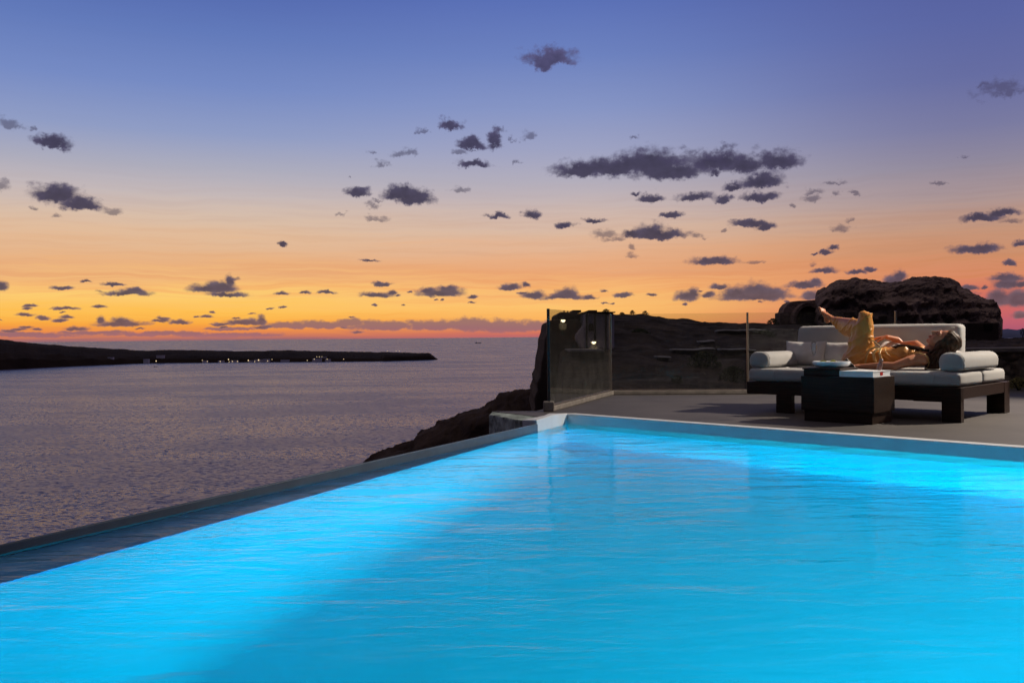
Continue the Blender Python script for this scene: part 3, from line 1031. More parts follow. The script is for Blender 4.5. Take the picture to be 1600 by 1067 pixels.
# cliff house and chapel behind the first glass panel
HY = 19.5
def face(pts, Y, th):
    f = [at_y(x, y, Y) for x, y in pts]
    n = len(f)
    vs = [tuple(v) for v in f] + [(v.x, v.y+th, v.z) for v in f]
    return MB().add(vs, [tuple(range(n)), tuple(range(2*n-1, n-1, -1))] + [(i, n+i, n+(i+1) % n, (i+1) % n) for i in range(n)])
hb = at_y(880, 645, HY)
house = tag(empty('cliff_house', hb), 'dark weathered stone cliff house with stepped roofline seen through the glass', 'house')
def hpart(name, pts, Y, th, m, parent=house, bevel=0.05):
    mb = face(pts, Y, th)
    mb.v = [(a-parent.location.x, b-parent.location.y, c-parent.location.z) for a, b, c in mb.v]
    return mb.build(name, m, parent, bevel=bevel)
hpart('wall', [(832, 652), (836, 636), (835, 622), (840, 609), (839, 598), (844, 588), (846, 566), (850, 548), (851, 531), (856, 517), (858, 502), (862, 500), (872, 499), (906, 499), (912, 520), (905, 552), (905, 650)], HY, 5, M_SLATE)
hpart('parapet', [(871, 499), (871, 490), (876, 487.5), (894, 488), (905, 488), (905, 499)], HY+.15, 3.0, M_SLATE)
hpart('chimney', [(895, 488), (895, 484.5), (908, 484.5), (908, 488)], HY+1, 1, M_SLATE, bevel=0)
hpart('chimney', [(881, 488), (881, 485), (882.5, 485), (882.5, 488)], HY+1, .2, M_SLATE, bevel=0)
hpart('chimney', [(887, 488), (887, 485.5), (888.2, 485.5), (888.2, 488)], HY+1, .2, M_SLATE, bevel=0)
cb = at_y(930, 548, HY)
chap = tag(empty('chapel', cb), 'lilac plastered chapel front with dark pilasters and a small window', 'chapel')
hpart('wall', [(908, 546), (898, 530), (900, 522), (911, 508), (914, 489), (960, 489), (960, 546)], HY-.15, 3.4, M_CHAPEL, chap)
for x in (917, 930, 947):
    hpart('pilaster', [(x-1.1, 545.8), (x-1.1, 489.3), (x+1.1, 489.3), (x+1.1, 545.8)], HY-.21, .055, M_VOID, chap, bevel=0)
hpart('roof', [(912, 488.8), (912, 487), (962, 487), (962, 488.8)], HY-.24, 3.8, M_SLATE, chap)
hpart('chimney', [(920, 487), (920, 484.6), (933, 484.6), (933, 487)], HY+.5, 1, M_SLATE, chap, bevel=0)
hpart('window', [(920, 517), (920, 508), (922, 505.5), (925.5, 505.5), (927.5, 508), (927.5, 517)], HY-.19, .037, M_VOID, chap, bevel=0)
mb = face([(892, 549.5), (892, 546.5), (945, 546.5), (945, 549.5)], HY-2.2, 2.0)
tag(mb.build('chapel_terrace', M_PALE), 'pale terrace slab in front of the lilac chapel', 'terrace slab')
mb = face([(894, 600), (894, 549.6), (944, 549.6), (944, 600)], HY-2.0, 1.6)
tag(mb.build('terrace_wall', M_SLATE), 'dark stone wall holding up the pale chapel terrace', 'retaining wall')


def wall_lamp(x, y, Y, lb):
    A = at_y(x, y, Y)
    e_ = tag(empty('wall_lamp', A), lb, 'lamp', 'lit lamps on the cliff buildings')
    s = Y/FOC
    MB().lathe([(.3*s, -2.6*s), (2.0*s, -1.9*s), (3.2*s, -.4*s), (3.4*s, .9*s), (2.6*s, 1.2*s)], n=16).build('globe', M_LAMP_WARM, e_, smooth=True)
    MB().lathe([(3.7*s, 1.21*s), (1.2*s, 2.6*s), (.5*s, 3.2*s)], n=16).build('lamp_shade', M_DARKMETAL, e_, smooth=True)
    MB().tube([(0, 0, 3.1*s), (0, .15, 4.5*s), (0, .9, 4.5*s)], .35*s, 6).build('bracket', M_DARKMETAL, e_)
    l = bpy.data.lights.new('wall_lamp_light', 'POINT')
    l.energy = 0.25
    l.color = (1, .72, .4)
    l.shadow_soft_size = .08
    lo = bpy.data.objects.new('wall_lamp_light', l)
    C.objects.link(lo)
    lo.parent = e_
    lo.location = (0, -.30, -.12)
wall_lamp(880, 501, HY-.30, 'glowing lamp high on the dark stone cliff house')
wall_lamp(928, 535, HY-.46, 'glowing lamp low on the lilac chapel front')

# pale ledges and stone benches on the hillside
for (x0, y0, x1, y1, Y, nm, lb) in [(1052, 545, 1118, 549, 24, 'garden_wall', 'long pale topped garden wall on the dark hillside, left half'), (1128, 545.5, 1182, 549, 24.5, 'garden_wall', 'long pale topped garden wall on the dark hillside, behind the sofa arm'),
                                    (1122, 515, 1198, 519, 40, 'garden_wall', 'highest pale capped wall under the hill skyline'), (1094, 532, 1117, 536, 31, 'garden_wall', 'short pale sloping wall in the middle of the hillside'),
                                    (1028, 556, 1049, 559.5, 19, 'garden_wall', 'low pale capped stone pier behind the second glass panel')]:
    Y = next((q[1] for q in (hill(min(260, max(0, int(((x0+x1)/2-835)/865*260))), j) for j in range(131)) if (q[2]-CAM.z)/q[1] > (at_y((x0+x1)/2, y1+6, 1).z-CAM.z)), Y)
    A, B = at_y(x0, y1, Y), at_y(x1, y1, Y)
    h = (y1-y0)*Y/FOC
    e_ = tag(empty('garden_wall', ((A.x+B.x)/2, Y, A.z-1.2)), lb, 'wall', 'terraced walls on the hillside')
    w = (B.x-A.x)/2
    def capf(i, j):
        u = -w+2*w*i/24
        a = 2*math.pi*j/10
        wob = .03*fbm((u+A.x, Y, 0), 2.0)
        return (u, .28*math.cos(a)+.25, 1.2+h*.5+h*.55*math.sin(a)+wob)
    mb = MB().grid(capf, 25, 10, wrap=True)
    mb.f += [tuple(range(10)), tuple(24*10+j for j in range(10))]
    mb.build('cap', M_PALE, e_, smooth=True)
    MB().box((-w+.05, .04, -.9), (w-.05, .5, 1.2)).build('wall', M_SLATE, e_)

# ruined vault with its archway left of the outcrop
ru = at_y(1250, 522, 57)
ruin = tag(empty('ruined_vault', ru), 'ruined stone barrel vault with a tall slit opening beside the outcrop', 'ruin')
outer = [(1219, 524), (1219, 489), (1224, 488), (1226, 481), (1231, 475), (1238, 471), (1248, 470), (1262, 469.5), (1290, 467), (1290, 524), (1251, 524), (1251, 498), (1249.5, 490), (1247, 489), (1245.5, 497), (1244, 510), (1243.5, 524)]
hpart('vault_wall', outer, 57, 1.2, M_ROCK, ruin)
def archf(i, j):
    a = math.pi*i/16
    c0 = at_y(1262, 505, 56.4)
    rr = [1.02, 1.22, 1.22, 1.02][j]
    yy = [56.2, 56.2, 56.98, 56.98][j]
    return (c0.x+math.cos(a)*rr*.8-ruin.location.x, yy-ruin.location.y, c0.z+math.sin(a)*rr*1.05-ruin.location.z)
MB().grid(archf, 17, 4, wrap=True).build('arch_ring', M_ROCK, ruin)
bs = at_y(1540, 521, 50)
hut = tag(empty('stone_hut', bs), 'low dark square stone hut at the foot of the outcrop', 'hut')
hpart('wall', [(1512, 545), (1512, 504.5), (1561, 504.5), (1561, 545)], 50, 3, M_SLATE, hut)
hpart('window', [(1538, 516), (1538, 506), (1551, 506), (1551, 516)], 49.95, .06, M_VOID, hut, bevel=0)


def bush(name, x, y, w, h, Y, label, mat=M_LEAF, n=420, group='shrubs on the hill skyline', leaf=0.05):
    A = at_y(x, y, Y)
    e_ = tag(empty(name, A), label, 'shrub', group)
    W_, H_ = w*Y/FOC/2, h*Y/FOC
    mb = MB()
    for k in range(n):
        th, u = random.uniform(0, 6.283), random.random()
        rr = random.random()**0.4
        zz = random.random()**0.8
        prof = math.sqrt(max(0.02, 1-zz**2))*(0.8+0.35*mnoise.noise(Vector((th*1.2, zz*3, x))))
        p_ = Vector((math.cos(th)*W_*rr*prof, math.sin(th)*W_*rr*prof, zz*H_))
        s = leaf*W_*random.uniform(1.2, 3.2)
        a = Vector((random.uniform(-1, 1), random.uniform(-1, 1), random.uniform(-.3, 1))).normalized()
        b = a.orthogonal().normalized()
        mb.add([p_-b*s*.45, p_+a*s, p_+b*s*.45, p_-a*s*.6], [(0, 1, 2, 3)])
    mb.build('foliage', mat, e_)
    mb = MB()
    for k in range(5):
        t = random.uniform(0, 6.283)
        mb.tube([(0, 0, -.3*H_), (math.cos(t)*W_*.3, math.sin(t)*W_*.3, H_*.4), (math.cos(t)*W_*.6, math.sin(t)*W_*.6, H_*.8)], [W_*.05, W_*.035, W_*.015], 5)
    mb.build('stem', M_VOID, e_)
for x, y, w, h, lb in [(947, 491, 18, 8, 'broad dark shrub on the skyline above the chapel roof'), (972, 493, 13, 5, 'lowest dark shrub on the skyline just right of the chapel'),
                       (988, 494, 14, 9, 'round dark shrub standing on the skyline, middle one of three'), (1008, 495, 15, 9, 'pointed dark shrub where the skyline starts to fall'), (1208, 508, 26, 10, 'spreading dark shrub left of the ruined vault'),
                       (1598, 524, 12, 11, 'spiky dark shrub in front of the distant mountains')]:
    bush('shrub', x, y, w, h, 52, lb)
bush('shrub', 1592, 607, 46, 17, 11.1, 'dry yellowish shrub at the foot of the stone wall', M_DRYLEAF, 900, None, 0.035)
for x, y, w, h, Y, lb in [(1100, 575, 70, 26, 17, 'widest dark shrub mass behind the second glass panel'), (1145, 597, 60, 24, 14.5, 'dark low shrub close behind the sofa end of the glass'), (1195, 540, 60, 24, 30, 'dark shrub under the upper garden walls'),
                          (1000, 540, 60, 26, 27, 'dark shrub right of the chapel below the skyline'), (1058, 606, 30, 20, 13.6, 'small dark shrub near the foot of the second glass panel')]:
    bush('shrub', x, y, w, h, Y, lb, M_LEAF, 1100, 'shrubs on the dark hillside', 0.03)

# stone wall right of the sofa
sw = tag(empty('stone_wall', (8.8, 11.75, 0)), 'low rubble stone wall with a flat cement cap along the terrace', 'stone wall')
def swf(i, j):
    x = -4.1+8.2*i/230
    z = 0.47*j/26
    v = Vector((x*3.6+.35*mnoise.noise(Vector((x*3, z*3, 0))), 0.0, z*4.6+5))
    d, _ = mnoise.voronoi(v)
    e1 = d[1]-d[0]
    dep = min(1.0, e1/0.28)
    y = -0.075*math.sqrt(max(0, dep))+0.035*mnoise.noise(Vector((x*9, z*9, 2)))
    return (x, y, z-.01)
M_RUBBLE = pmat('rubble_stone', (0.15, 0.115, 0.085), 0.9, 0.15, var=0.4, vscale=5, bump=0.5, bscale=22, bdist=0.02, col2=(0.20, 0.16, 0.11))
MB().grid(swf, 231, 27).build('stones', M_RUBBLE, sw)
MB().box((-4.1, 0.03, -.3), (4.1, .42, .458)).build('core', M_CEMENT, sw)
MB().box((-4.15, -.12, .4585), (4.15, .5, .515)).build('cap', M_CAP, sw, bevel=0.012)

# ------------------------------------------------------------------ sofa
SO = at_z(1502, 661, 0)
_l = at_z(1212, 644.7, 0)
SX = (SO-_l).normalized()                       # sofa's long axis, to the right
SY = Vector((-SX.y, SX.x, 0))                   # towards its back
SRZ = math.atan2(SX.y, SX.x)
SL, SD = 1.90, 1.28


def sw_(x, y, z):
    return SO + SX*x + SY*y + Vector((0, 0, z))


def PS(px, py, v):
    """point of the picture ray that lies v metres behind the sofa's front plane, in sofa axes"""
    q = ray(px, py)
    t = (SO + SY*v - CAM).dot(SY)/q.dot(SY)
    r = CAM + q*t - SO
    return Vector((r.dot(SX), r.dot(SY), r.z))


def sofa_empty(name, p):
    return empty(name, sw_(*p), SRZ)


def shift(mb, p):
    mb.v = [(a-p[0], b-p[1], c-p[2]) for a, b, c in mb.v]
    return mb


sofa = tag(sofa_empty('sofa', (-SL/2, SD/2, 0)), 'deep outdoor sofa with dark wooden frame and light grey cushions', 'sofa')
so_off = (-SL/2, SD/2, 0)
FT, FB_ = 0.280, 0.165
mb = MB()
mb.box((-SL, 0.003, FB_), (-0.002, 0.06, FT)).box((-SL, SD-.06, FB_), (-0.002, SD-.003, FT))
mb.box((-SL, 0.0605, FB_), (-SL+.06, SD-.0605, FT)).box((-.062, 0.0605, FB_+.02), (-.005, SD-.0605, FT))
for k in range(9):
    y = .13+k*.125
    mb.box((-SL+.061, y, FT-.03), (-.0625, y+.07, FT-.004))
shift(mb, so_off).build('frame', M_WOOD, sofa, bevel=0.004)
for x0, y0 in ((-.15, 0), (-1.60, 0), (-.15, SD-.15), (-1.60, SD-.15)):
    shift(MB().box((x0, y0, 0), (x0+.148, y0+(.075 if y0 == 0 else .15), FT-.001 if x0 > -1 else FB_-.0005)), so_off).build('leg', M_WOOD, sofa, bevel=0.004)
shift(MB().box((-.5, .35, FB_-.03), (-.2, .6, FB_-.002)), so_off).build('slat_support', M_WOOD, sofa, bevel=0.003)


def cushion(name, a, b, r, bulge, lump, seed, piping=None):
    mb = MB()
    soft_box(mb, a, b, r, bulge, 14, lump, seed)
    o = shift(mb, so_off).build(name, M_FABRIC, sofa, smooth=True)
    return o


ZS = 0.400
cushion('seat_cushion', (-SL+.015, .0, FT+.004), (-.012, .585, ZS), .035, (.006, .006, .010), .004, 1)
cushion('seat_cushion', (-SL+.015, .592, FT+.004), (-.012, 1.20, ZS), .035, (.006, .006, .010), .004, 2)
mb = MB()
mb.tube([(-1.62, -.004, FT+.03), (-1.62, -.006, ZS-.04), (-1.62, .006, ZS-.012), (-1.62, .05, ZS+.004), (-1.62, .5, ZS+.008)], .0035, 6)
shift(mb, so_off).build('seam', M_PIPING, sofa, smooth=True)
mb = MB()
mb.tube([(-.21, -.004, FT+.03), (-.21, -.006, ZS-.04), (-.21, .006, ZS-.012), (-.21, .05, ZS+.004)], .003, 6)
shift(mb, so_off).build('seam', M_PIPING, sofa, smooth=True)
# back cushion leans back a little
mb = MB()
soft_box(mb, (-SL-.005, .98, ZS+.006), (-.33, 1.15, .800), .045, (.006, .02, .006), 14, .004, 3)
mb.v = [(x, y+(z-.4)*.12, z) for x, y, z in mb.v]
shift(mb, so_off).build('back_cushion', M_FABRIC, sofa, smooth=True)
mb = MB()
mb.ball((-.40, 1.022, .765), (.022, .008, .009), 10, 6)
shift(mb, so_off).build('button_hole', M_PIPING, sofa, smooth=True)


def bolster(x0, x1, y0, y1):
    """arm cushion: flat base, rounded top, puffed end"""
    w, h = x1-x0, .152
    prof = []
    for k in range(40):
        a = 2*math.pi*k/40
        c, s = math.cos(a), math.sin(a)
        ex = 2.6
        px = math.copysign(abs(c)**(2/ex), c)*w/2
        pz = math.copysign(abs(s)**(2/(2.2 if s > 0 else 5)), s)*h/2
        prof.append((px, pz))
    ys = [0, .004, .012, .024, .05] + [.05+(y1-y0-.10)*k/20 for k in range(1, 20)] + [y1-y0-.05, y1-y0-.024, y1-y0-.012, y1-y0-.004, y1-y0]
    mb = MB()
    def f(i, j):
        y = ys[i]
        m_ = min(y, y1-y0-y)
        k = (1-max(0, 1-m_/.024)**2*.13)
        wob = 1+.012*mnoise.noise(Vector((y*6, j*.3, x0)))
        return ((x0+x1)/2+prof[j][0]*k*wob, y0+y, ZS+.006+h/2+prof[j][1]*k*wob)
    mb.grid(f, len(ys), 40, wrap=True)
    for i, s in ((0, -1), (len(ys)-1, 1)):
        n0 = i*40
        for rr, d in ((.72, .010), (.4, .017), (0.08, .019)):
            o_ = len(mb.v)
            mb.v += [((x0+x1)/2+q[0]*.87*rr, y0+ys[i]+s*d, ZS+.006+h/2+q[1]*.87*rr) for q in prof]
            mb.f += [(n0+j, n0+(j+1) % 40, o_+(j+1) % 40, o_+j) for j in range(40)]
            n0 = o_
        mb.f.append(tuple(n0+j for j in range(40)))
    o = shift(mb, so_off).build('arm_bolster', M_FABRIC, sofa, smooth=True)
    mb = MB()
    # zigzag stitched seam round the front end
    pts = []
    for j in range(81):
        q = prof[(j//2) % 40]
        pts.append(((x0+x1)/2+q[0]*1.0, y0+(.022 if j % 2 else .030), ZS+.006+h/2+q[1]*1.0))
    mb.tube(pts, .0028, 5)
    shift(mb, so_off).build('stitched_seam', M_PIPING, o, smooth=True).matrix_parent_inverse = Matrix()
    return o


bolster(-.192, .0, .06, .975)
bolster(-1.905, -1.705, .06, .975)


def pillow(c, W_, H_, T_, tilt, yaw, label, seed, roll=0.0, mat=None):
    """throw pillow standing or lying: c centre in sofa axes"""
    e_ = tag(sofa_empty('throw_pillow', c), label, 'pillow')
    rot = Matrix.Rotation(yaw, 3, 'Z') @ Matrix.Rotation(-tilt, 3, 'X') @ Matrix.Rotation(roll, 3, 'Y')
    n = 30
    mb = MB()
    vs = {}
    def pt(i, j, s):
        u, v = -1+2*i/n, -1+2*j/n
        u, v = math.sin(u*math.pi/2), math.sin(v*math.pi/2)
        x = u*W_/2*(1-.07*(1-v*v)*abs(u))
        z = v*H_/2*(1-.09*(1-u*u)*abs(v))
        t = T_/2*(max(0, 1-u*u)**.55)*(max(0, 1-v*v)**.55)
        q = Vector((x, s*t, z))
        k = 1-max(abs(u), abs(v))**6
        cr = mnoise.fractal(Vector((x*9+seed*3, z*9, s*2)), .8, 2, 4)*.012*k + .010*k*abs(mnoise.noise(Vector((x*7-z*9+seed, z*4+x*3, s))))
        q.y += s*cr
        return rot @ q
    for s in (-1, 1):
        o_ = len(mb.v)
        mb.v += [tuple(pt(i, j, s)) for i in range(n+1) for j in range(n+1)]
        mb.f += [(o_+i*(n+1)+j, o_+(i+1)*(n+1)+j, o_+(i+1)*(n+1)+j+1, o_+i*(n+1)+j+1) for i in range(n) for j in range(n)]
    me = mb.mesh('cover')
    bm = bmesh.new()
    bm.from_mesh(me)
    bmesh.ops.remove_doubles(bm, verts=bm.verts, dist=.0008)
    bmesh.ops.recalc_face_normals(bm, faces=bm.faces)
    bm.to_mesh(me)
    bm.free()
    o = link('cover', me, mat or M_PILLOW, e_, smooth=True)
    edge = [rot @ Vector((x*W_/2*(1-.07*(1-(z)**2)*abs(x))*1.0, 0, z*H_/2*(1-.09*(1-x*x)*abs(z)))) for x, z in
            [(math.sin((-1+2*k/16)*math.pi/2), -1) for k in range(17)] + [(1, math.sin((-1+2*k/12)*math.pi/2)) for k in range(1, 13)] + [(math.sin((1-2*k/16)*math.pi/2), 1) for k in range(1, 17)] + [(-1, math.sin((1-2*k/12)*math.pi/2)) for k in range(1, 13)]]
    MB().tube(edge, .0045, 6).build('piping', M_PIPING, e_, smooth=True)
    return e_


pc = PS(1258, 551, .70)
pillow((pc.x, pc.y, ZS+.014+.117), .40, .245, .15, .30, .10, 'light grey throw pillow propped in front, left end of the sofa', 1)
pc = PS(1308, 551, .78)
pillow((pc.x, pc.y, ZS+.014+.112), .36, .235, .13, .28, -.08, 'shaded grey throw pillow behind the front pillow and her legs', 2)
pc = PS(1397, 541, .72)
pillow((pc.x, pc.y, pc.z-.035), .30, .28, .13, 1.15, .12, 'white throw pillow lying beside her under her bent far arm', 3, roll=.10)
pc = PS(1475, 556, .50)
pillow((pc.x+.02, pc.y, pc.z-.015), .34, .36, .13, 1.50, .0, 'grey pillow lying under her head against the arm bolster', 4, roll=-.22)

# ------------------------------------------------------------------ low table and what stands on it
T0, T1, T2 = at_z(1256.7, 657, 0), at_z(1363, 663.7, 0), at_z(1386.8, 658, 0)
TX = (T1-T0).normalized()
TY = Vector((-TX.y, TX.x, 0))
TRZ = math.atan2(TX.y, TX.x)
TL, TD, TH = (T1-T0).length, (T2-T1).length, .372
tc_ = (T0+T1)/2 + TY*TD/2
table = tag(empty('side_table', tc_, TRZ), 'low dark wooden block table with recessed plinth beside the sofa', 'table')
a, b = TL/2, TD/2
MB().box((-a, -b, 0), (a, b, .09)).build('plinth', M_WOOD, table, bevel=.003)
MB().box((-a-.022, -b-.012, .0902), (a+.020, b+.02, TH)).build('body', M_WOOD, table, bevel=.004)


def on_table(px, py, z):
    p_ = at_z(px, py, z)-tc_
    return Vector((p_.dot(TX), p_.dot(TY), z))


def t_empty(name, p):
    w = tc_ + TX*p[0] + TY*p[1] + Vector((0, 0, p[2]))
    return empty(name, w, TRZ)


# dark wooden tray block on the left half, white dish of lime on it
tr_c = (-.135, .0, TH)
tray = tag(t_empty('serving_box', tr_c), 'dark wooden serving box on the left half of the low table', 'box')
MB().box((-.165, -.165, .0005), (.150, .165, .052)).build('body', M_WOOD, tray, bevel=.004)
MB().box((-.172, -.172, .0525), (.157, .172, .066)).build('lid', M_WOOD, tray, bevel=.004)
dz = TH+.0665
dish = tag(t_empty('serving_dish', (-.135, .0, dz)), 'oval white dish with lime slices on the dark serving box', 'dish')
mb = MB()
prof = [(.02, .001), (.55, .002), (.84, .008), (.97, .026), (1.0, .048), (.985, .052), (.95, .030), (.80, .020), (.55, .016), (.02, .015)]
mb.grid(lambda i, j: (prof[i][0]*.155*math.cos(2*math.pi*j/48), prof[i][0]*.125*math.sin(2*math.pi*j/48), prof[i][1]), len(prof), 48, wrap=True)
mb.f += [tuple(range(48)), tuple(9*48+j for j in range(48))]
mb.build('plate', M_CHINA, dish, smooth=True)
slice_lb = ['lime slice at the left end of the white dish', 'lime slice left of the middle of the white dish', 'pair wide lime slice in the middle of the white dish', 'small lime slice at the right end of the white dish']
for k, (x, y, r) in enumerate(((-.10, .02, .024), (-.055, -.02, .022), (.0, .03, .025), (.06, .0, .018))):
    e_ = tag(t_empty('lime_slice', (-.135+x*.9, .0+y, dz+.017)), slice_lb[k], 'lime slice', 'lime slices on the white dish')
    mt_ = Matrix.Rotation(R(55+15*k), 3, 'X') @ Matrix.Rotation(R(20*k), 3, 'Z')
    MB().lathe([(r*.9, -.004), (r, -.003), (r, .003), (r*.9, .004)], (0, 0, r*.9), 18, mt_).build('slice', M_LIME, e_, smooth=False)
# champagne flute
fp = on_table(1293, 571.5, dz)
fl = tag(t_empty('champagne_flute', (fp.x, .118, dz)), 'clear champagne flute standing behind the white dish on the low table', 'glass')
mb = MB()
mb.lathe([(.001, .0005), (.031, .0008), (.031, .003), (.006, .007), (.0035, .02), (.0035, .085), (.008, .094)], n=20)
mb.build('foot', M_CRYSTAL, fl, smooth=True)
mb = MB()
pr = [(.004, .0945), (.016, .115), (.024, .150), (.026, .180), (.0235, .215), (.0222, .215), (.0245, .180), (.0225, .150), (.0145, .116), (.002, .097)]
mb.lathe(pr, n=24)
mb.build('bowl', M_CRYSTAL, fl, smooth=True)
# white boxed book with a red mark, brown bottle, dark phone
bz = TH+.0008
bk = tag(t_empty('white_book', (.170, -.02, TH)), 'thick white book with a small red mark lying on the low table', 'book')
MB().box((-.150, -.165, .0008), (.128, .165, .006)).box((-.150, -.165, .042), (.128, .165, .048)).box((-.150, -.1655, .0062), (-.144, .1655, .0418)).build('cover', M_PAPER, bk, bevel=.0015)
MB().box((-.1438, -.160, .0063), (.124, .160, .0417)).build('pages', M_CHINA, bk)
MB().box((.1242, -.03, .012), (.1262, .02, .036)).build('red_mark', M_RED, bk)
bp = Vector((.215, .115, TH+.0485))
bt = tag(t_empty('brown_bottle', bp), 'small brown bottle leaning on the white book', 'bottle')
tl = Matrix.Rotation(R(14), 3, 'Y')
mb = MB().lathe([(.003, .002), (.019, .002), (.021, .006), (.020, .045), (.013, .062), (.0115, .070)], n=18, mat=tl)
mb.build('body', M_BOTTLE, bt, smooth=True)
mb = MB().lathe([(.004, .0705), (.0165, .0705), (.017, .085), (.014, .094), (.004, .096)], n=18, mat=tl)
mb.build('stopper', M_BOTTLE, bt, smooth=True)

# ------------------------------------------------------------------ terrace floodlight (right of the picture) that lights the sofa
FL = Vector((7.9, 8.5, 0))
aim = sw_(-1.0, .5, .4)
fld = tag(empty('floodlight_post', FL), 'tall floodlight post on the terrace right of the sofa', 'floodlight')
MB().lathe([(.10, 0.0), (.10, .02), (.035, .03), (.03, 4.35), (.005, 4.36)], n=16).build('pole', M_DARKMETAL, fld, smooth=False)
hd = Vector((-.12, -.03, 4.45))
d_ = (aim-(FL+hd)).normalized()
q_ = d_.to_track_quat('-Z', 'Y').to_matrix()
mb = MB().lathe([(.03, .14), (.08, .12), (.11, .02), (.12, -.01), (.105, -.012), (.09, .0), (.01, .01)], n=20, mat=q_)
hdo = mb.build('lamp_head', M_DARKMETAL, fld, smooth=True)
hdo.location = hd
ll = bpy.data.lights.new('floodlight_beam', 'SPOT')
ll.energy = 2500
ll.color = (1.0, .86, .69)
ll.spot_size = R(62)
ll.spot_blend = .6
ll.shadow_soft_size = .07
lo = bpy.data.objects.new('floodlight_beam', ll)
C.objects.link(lo)
lo.parent = fld
lo.location = hd + d_*.06
lo.rotation_euler = d_.to_track_quat('-Z', 'Y').to_euler()

# ------------------------------------------------------------------ underwater lamps in the pool walls
def pool_lamp(x, y, z, aimp, watts, lb, spread):
    p_ = Vector((x, y, z))
    d = (Vector(aimp)-p_).normalized()
    e_ = tag(empty('pool_lamp', p_), lb, 'pool lamp', 'underwater lamps in the pool walls')
    q = d.to_track_quat('Z', 'Y').to_matrix()
    MB().lathe([(.10, -.03), (.14, -.02), (.14, .0), (.125, .012), (.10, .004)], n=24, mat=q).build('housing', M_METAL, e_, smooth=False)
    MB().lathe([(.002, .006), (.098, .006), (.096, .010), (.002, .014)], n=24, mat=q).build('lens', M_POOL_LAMP, e_)
    l = bpy.data.lights.new('pool_lamp_beam', 'AREA')
    l.shape = 'DISK'
    l.size = .2
    l.spread = R(spread)
    l.energy = watts*0.90
    l.color = (.0, .78, 1.04)
    lo = bpy.data.objects.new('pool_lamp_beam', l)
    C.objects.link(lo)
    lo.parent = e_
    lo.location = d*.03
    lo.rotation_euler = (-d).to_track_quat('Z', 'Y').to_euler()
    return e_
RX = W5.x-.05
for x, y, ax, ay, w, sp, lb in ((RX, -1.1, 1.0, 1.4, 95, 112, 'underwater lamp in the right pool wall, nearest the camera'), (RX, .7, .4, 2.4, 62, 112, 'underwater lamp in the right pool wall, nearest the sofa'),
                                (1.0, -2.12, 2.2, 1.5, 255, 92, 'underwater lamp in the middle of the near pool wall'), (3.4, -2.12, 4.2, 1.5, 200, 92, 'underwater lamp in the near pool wall by the right corner')):
    pool_lamp(x, y, -.42, (ax, ay, -1.3), w, lb, sp)

# ------------------------------------------------------------------ person lying on the sofa
M_SKIN = pmat('skin', (0.52, 0.21, 0.11), 0.42, 0.35, var=0.08, vscale=14)
M_GOLD = pmat('gold_satin', (0.58, 0.250, 0.046), 0.38, 0.5, var=0.07, vscale=10, bump=0.10, bscale=40, bdist=0.004)
M_GOLDTRIM = pmat('pale_gold_trim', (0.56, 0.36, 0.13), 0.45, 0.4)
M_HAIR = pmat('brown_hair', (0.040, 0.020, 0.011), 0.50, 0.22, var=0.4, vscale=30, col2=(0.075, 0.038, 0.020))
M_LIP = pmat('lips', (0.33, 0.10, 0.075), 0.4, 0.4)
M_NAIL = pmat('pale_nails', (0.62, 0.50, 0.48), 0.3, 0.5)
PB = Vector((-.85, .42, ZS+.005))
person = tag(sofa_empty('person', PB), 'barefoot woman in gold satin clothes lying on the sofa, one foot on the backrest', 'person')

pelvis = PS(1343, 562, .42)
waist = PS(1377, 560, .43)
chest = PS(1414, 559, .43)
sh_n = PS(1441, 561, .275)
sh_f = PS(1452, 556, .60)
neck0 = PS(1447, 553, .43)
hc = PS(1474, 533.5, .44)                        # head centre
hip_n, hip_f = PS(1340, 563, .33), PS(1342, 558, .52)
kn_n, an_n = PS(1352, 497, .36), PS(1331, 573, .37)
kn_f, an_f = PS(1346, 509, .60), PS(1302, 499.5, .97)
HF = Vector((-.46, -.26, .85)).normalized()      # the way her face points
HU = (Vector((.88, .02, .47)) - HF*HF.dot(Vector((.88, .02, .47)))).normalized()
HS = HF.cross(HU).normalized()
HR = Matrix((HS, HF, HU)).transposed()
H = lambda x, y, z: hc + HR @ Vector((x, y, z))


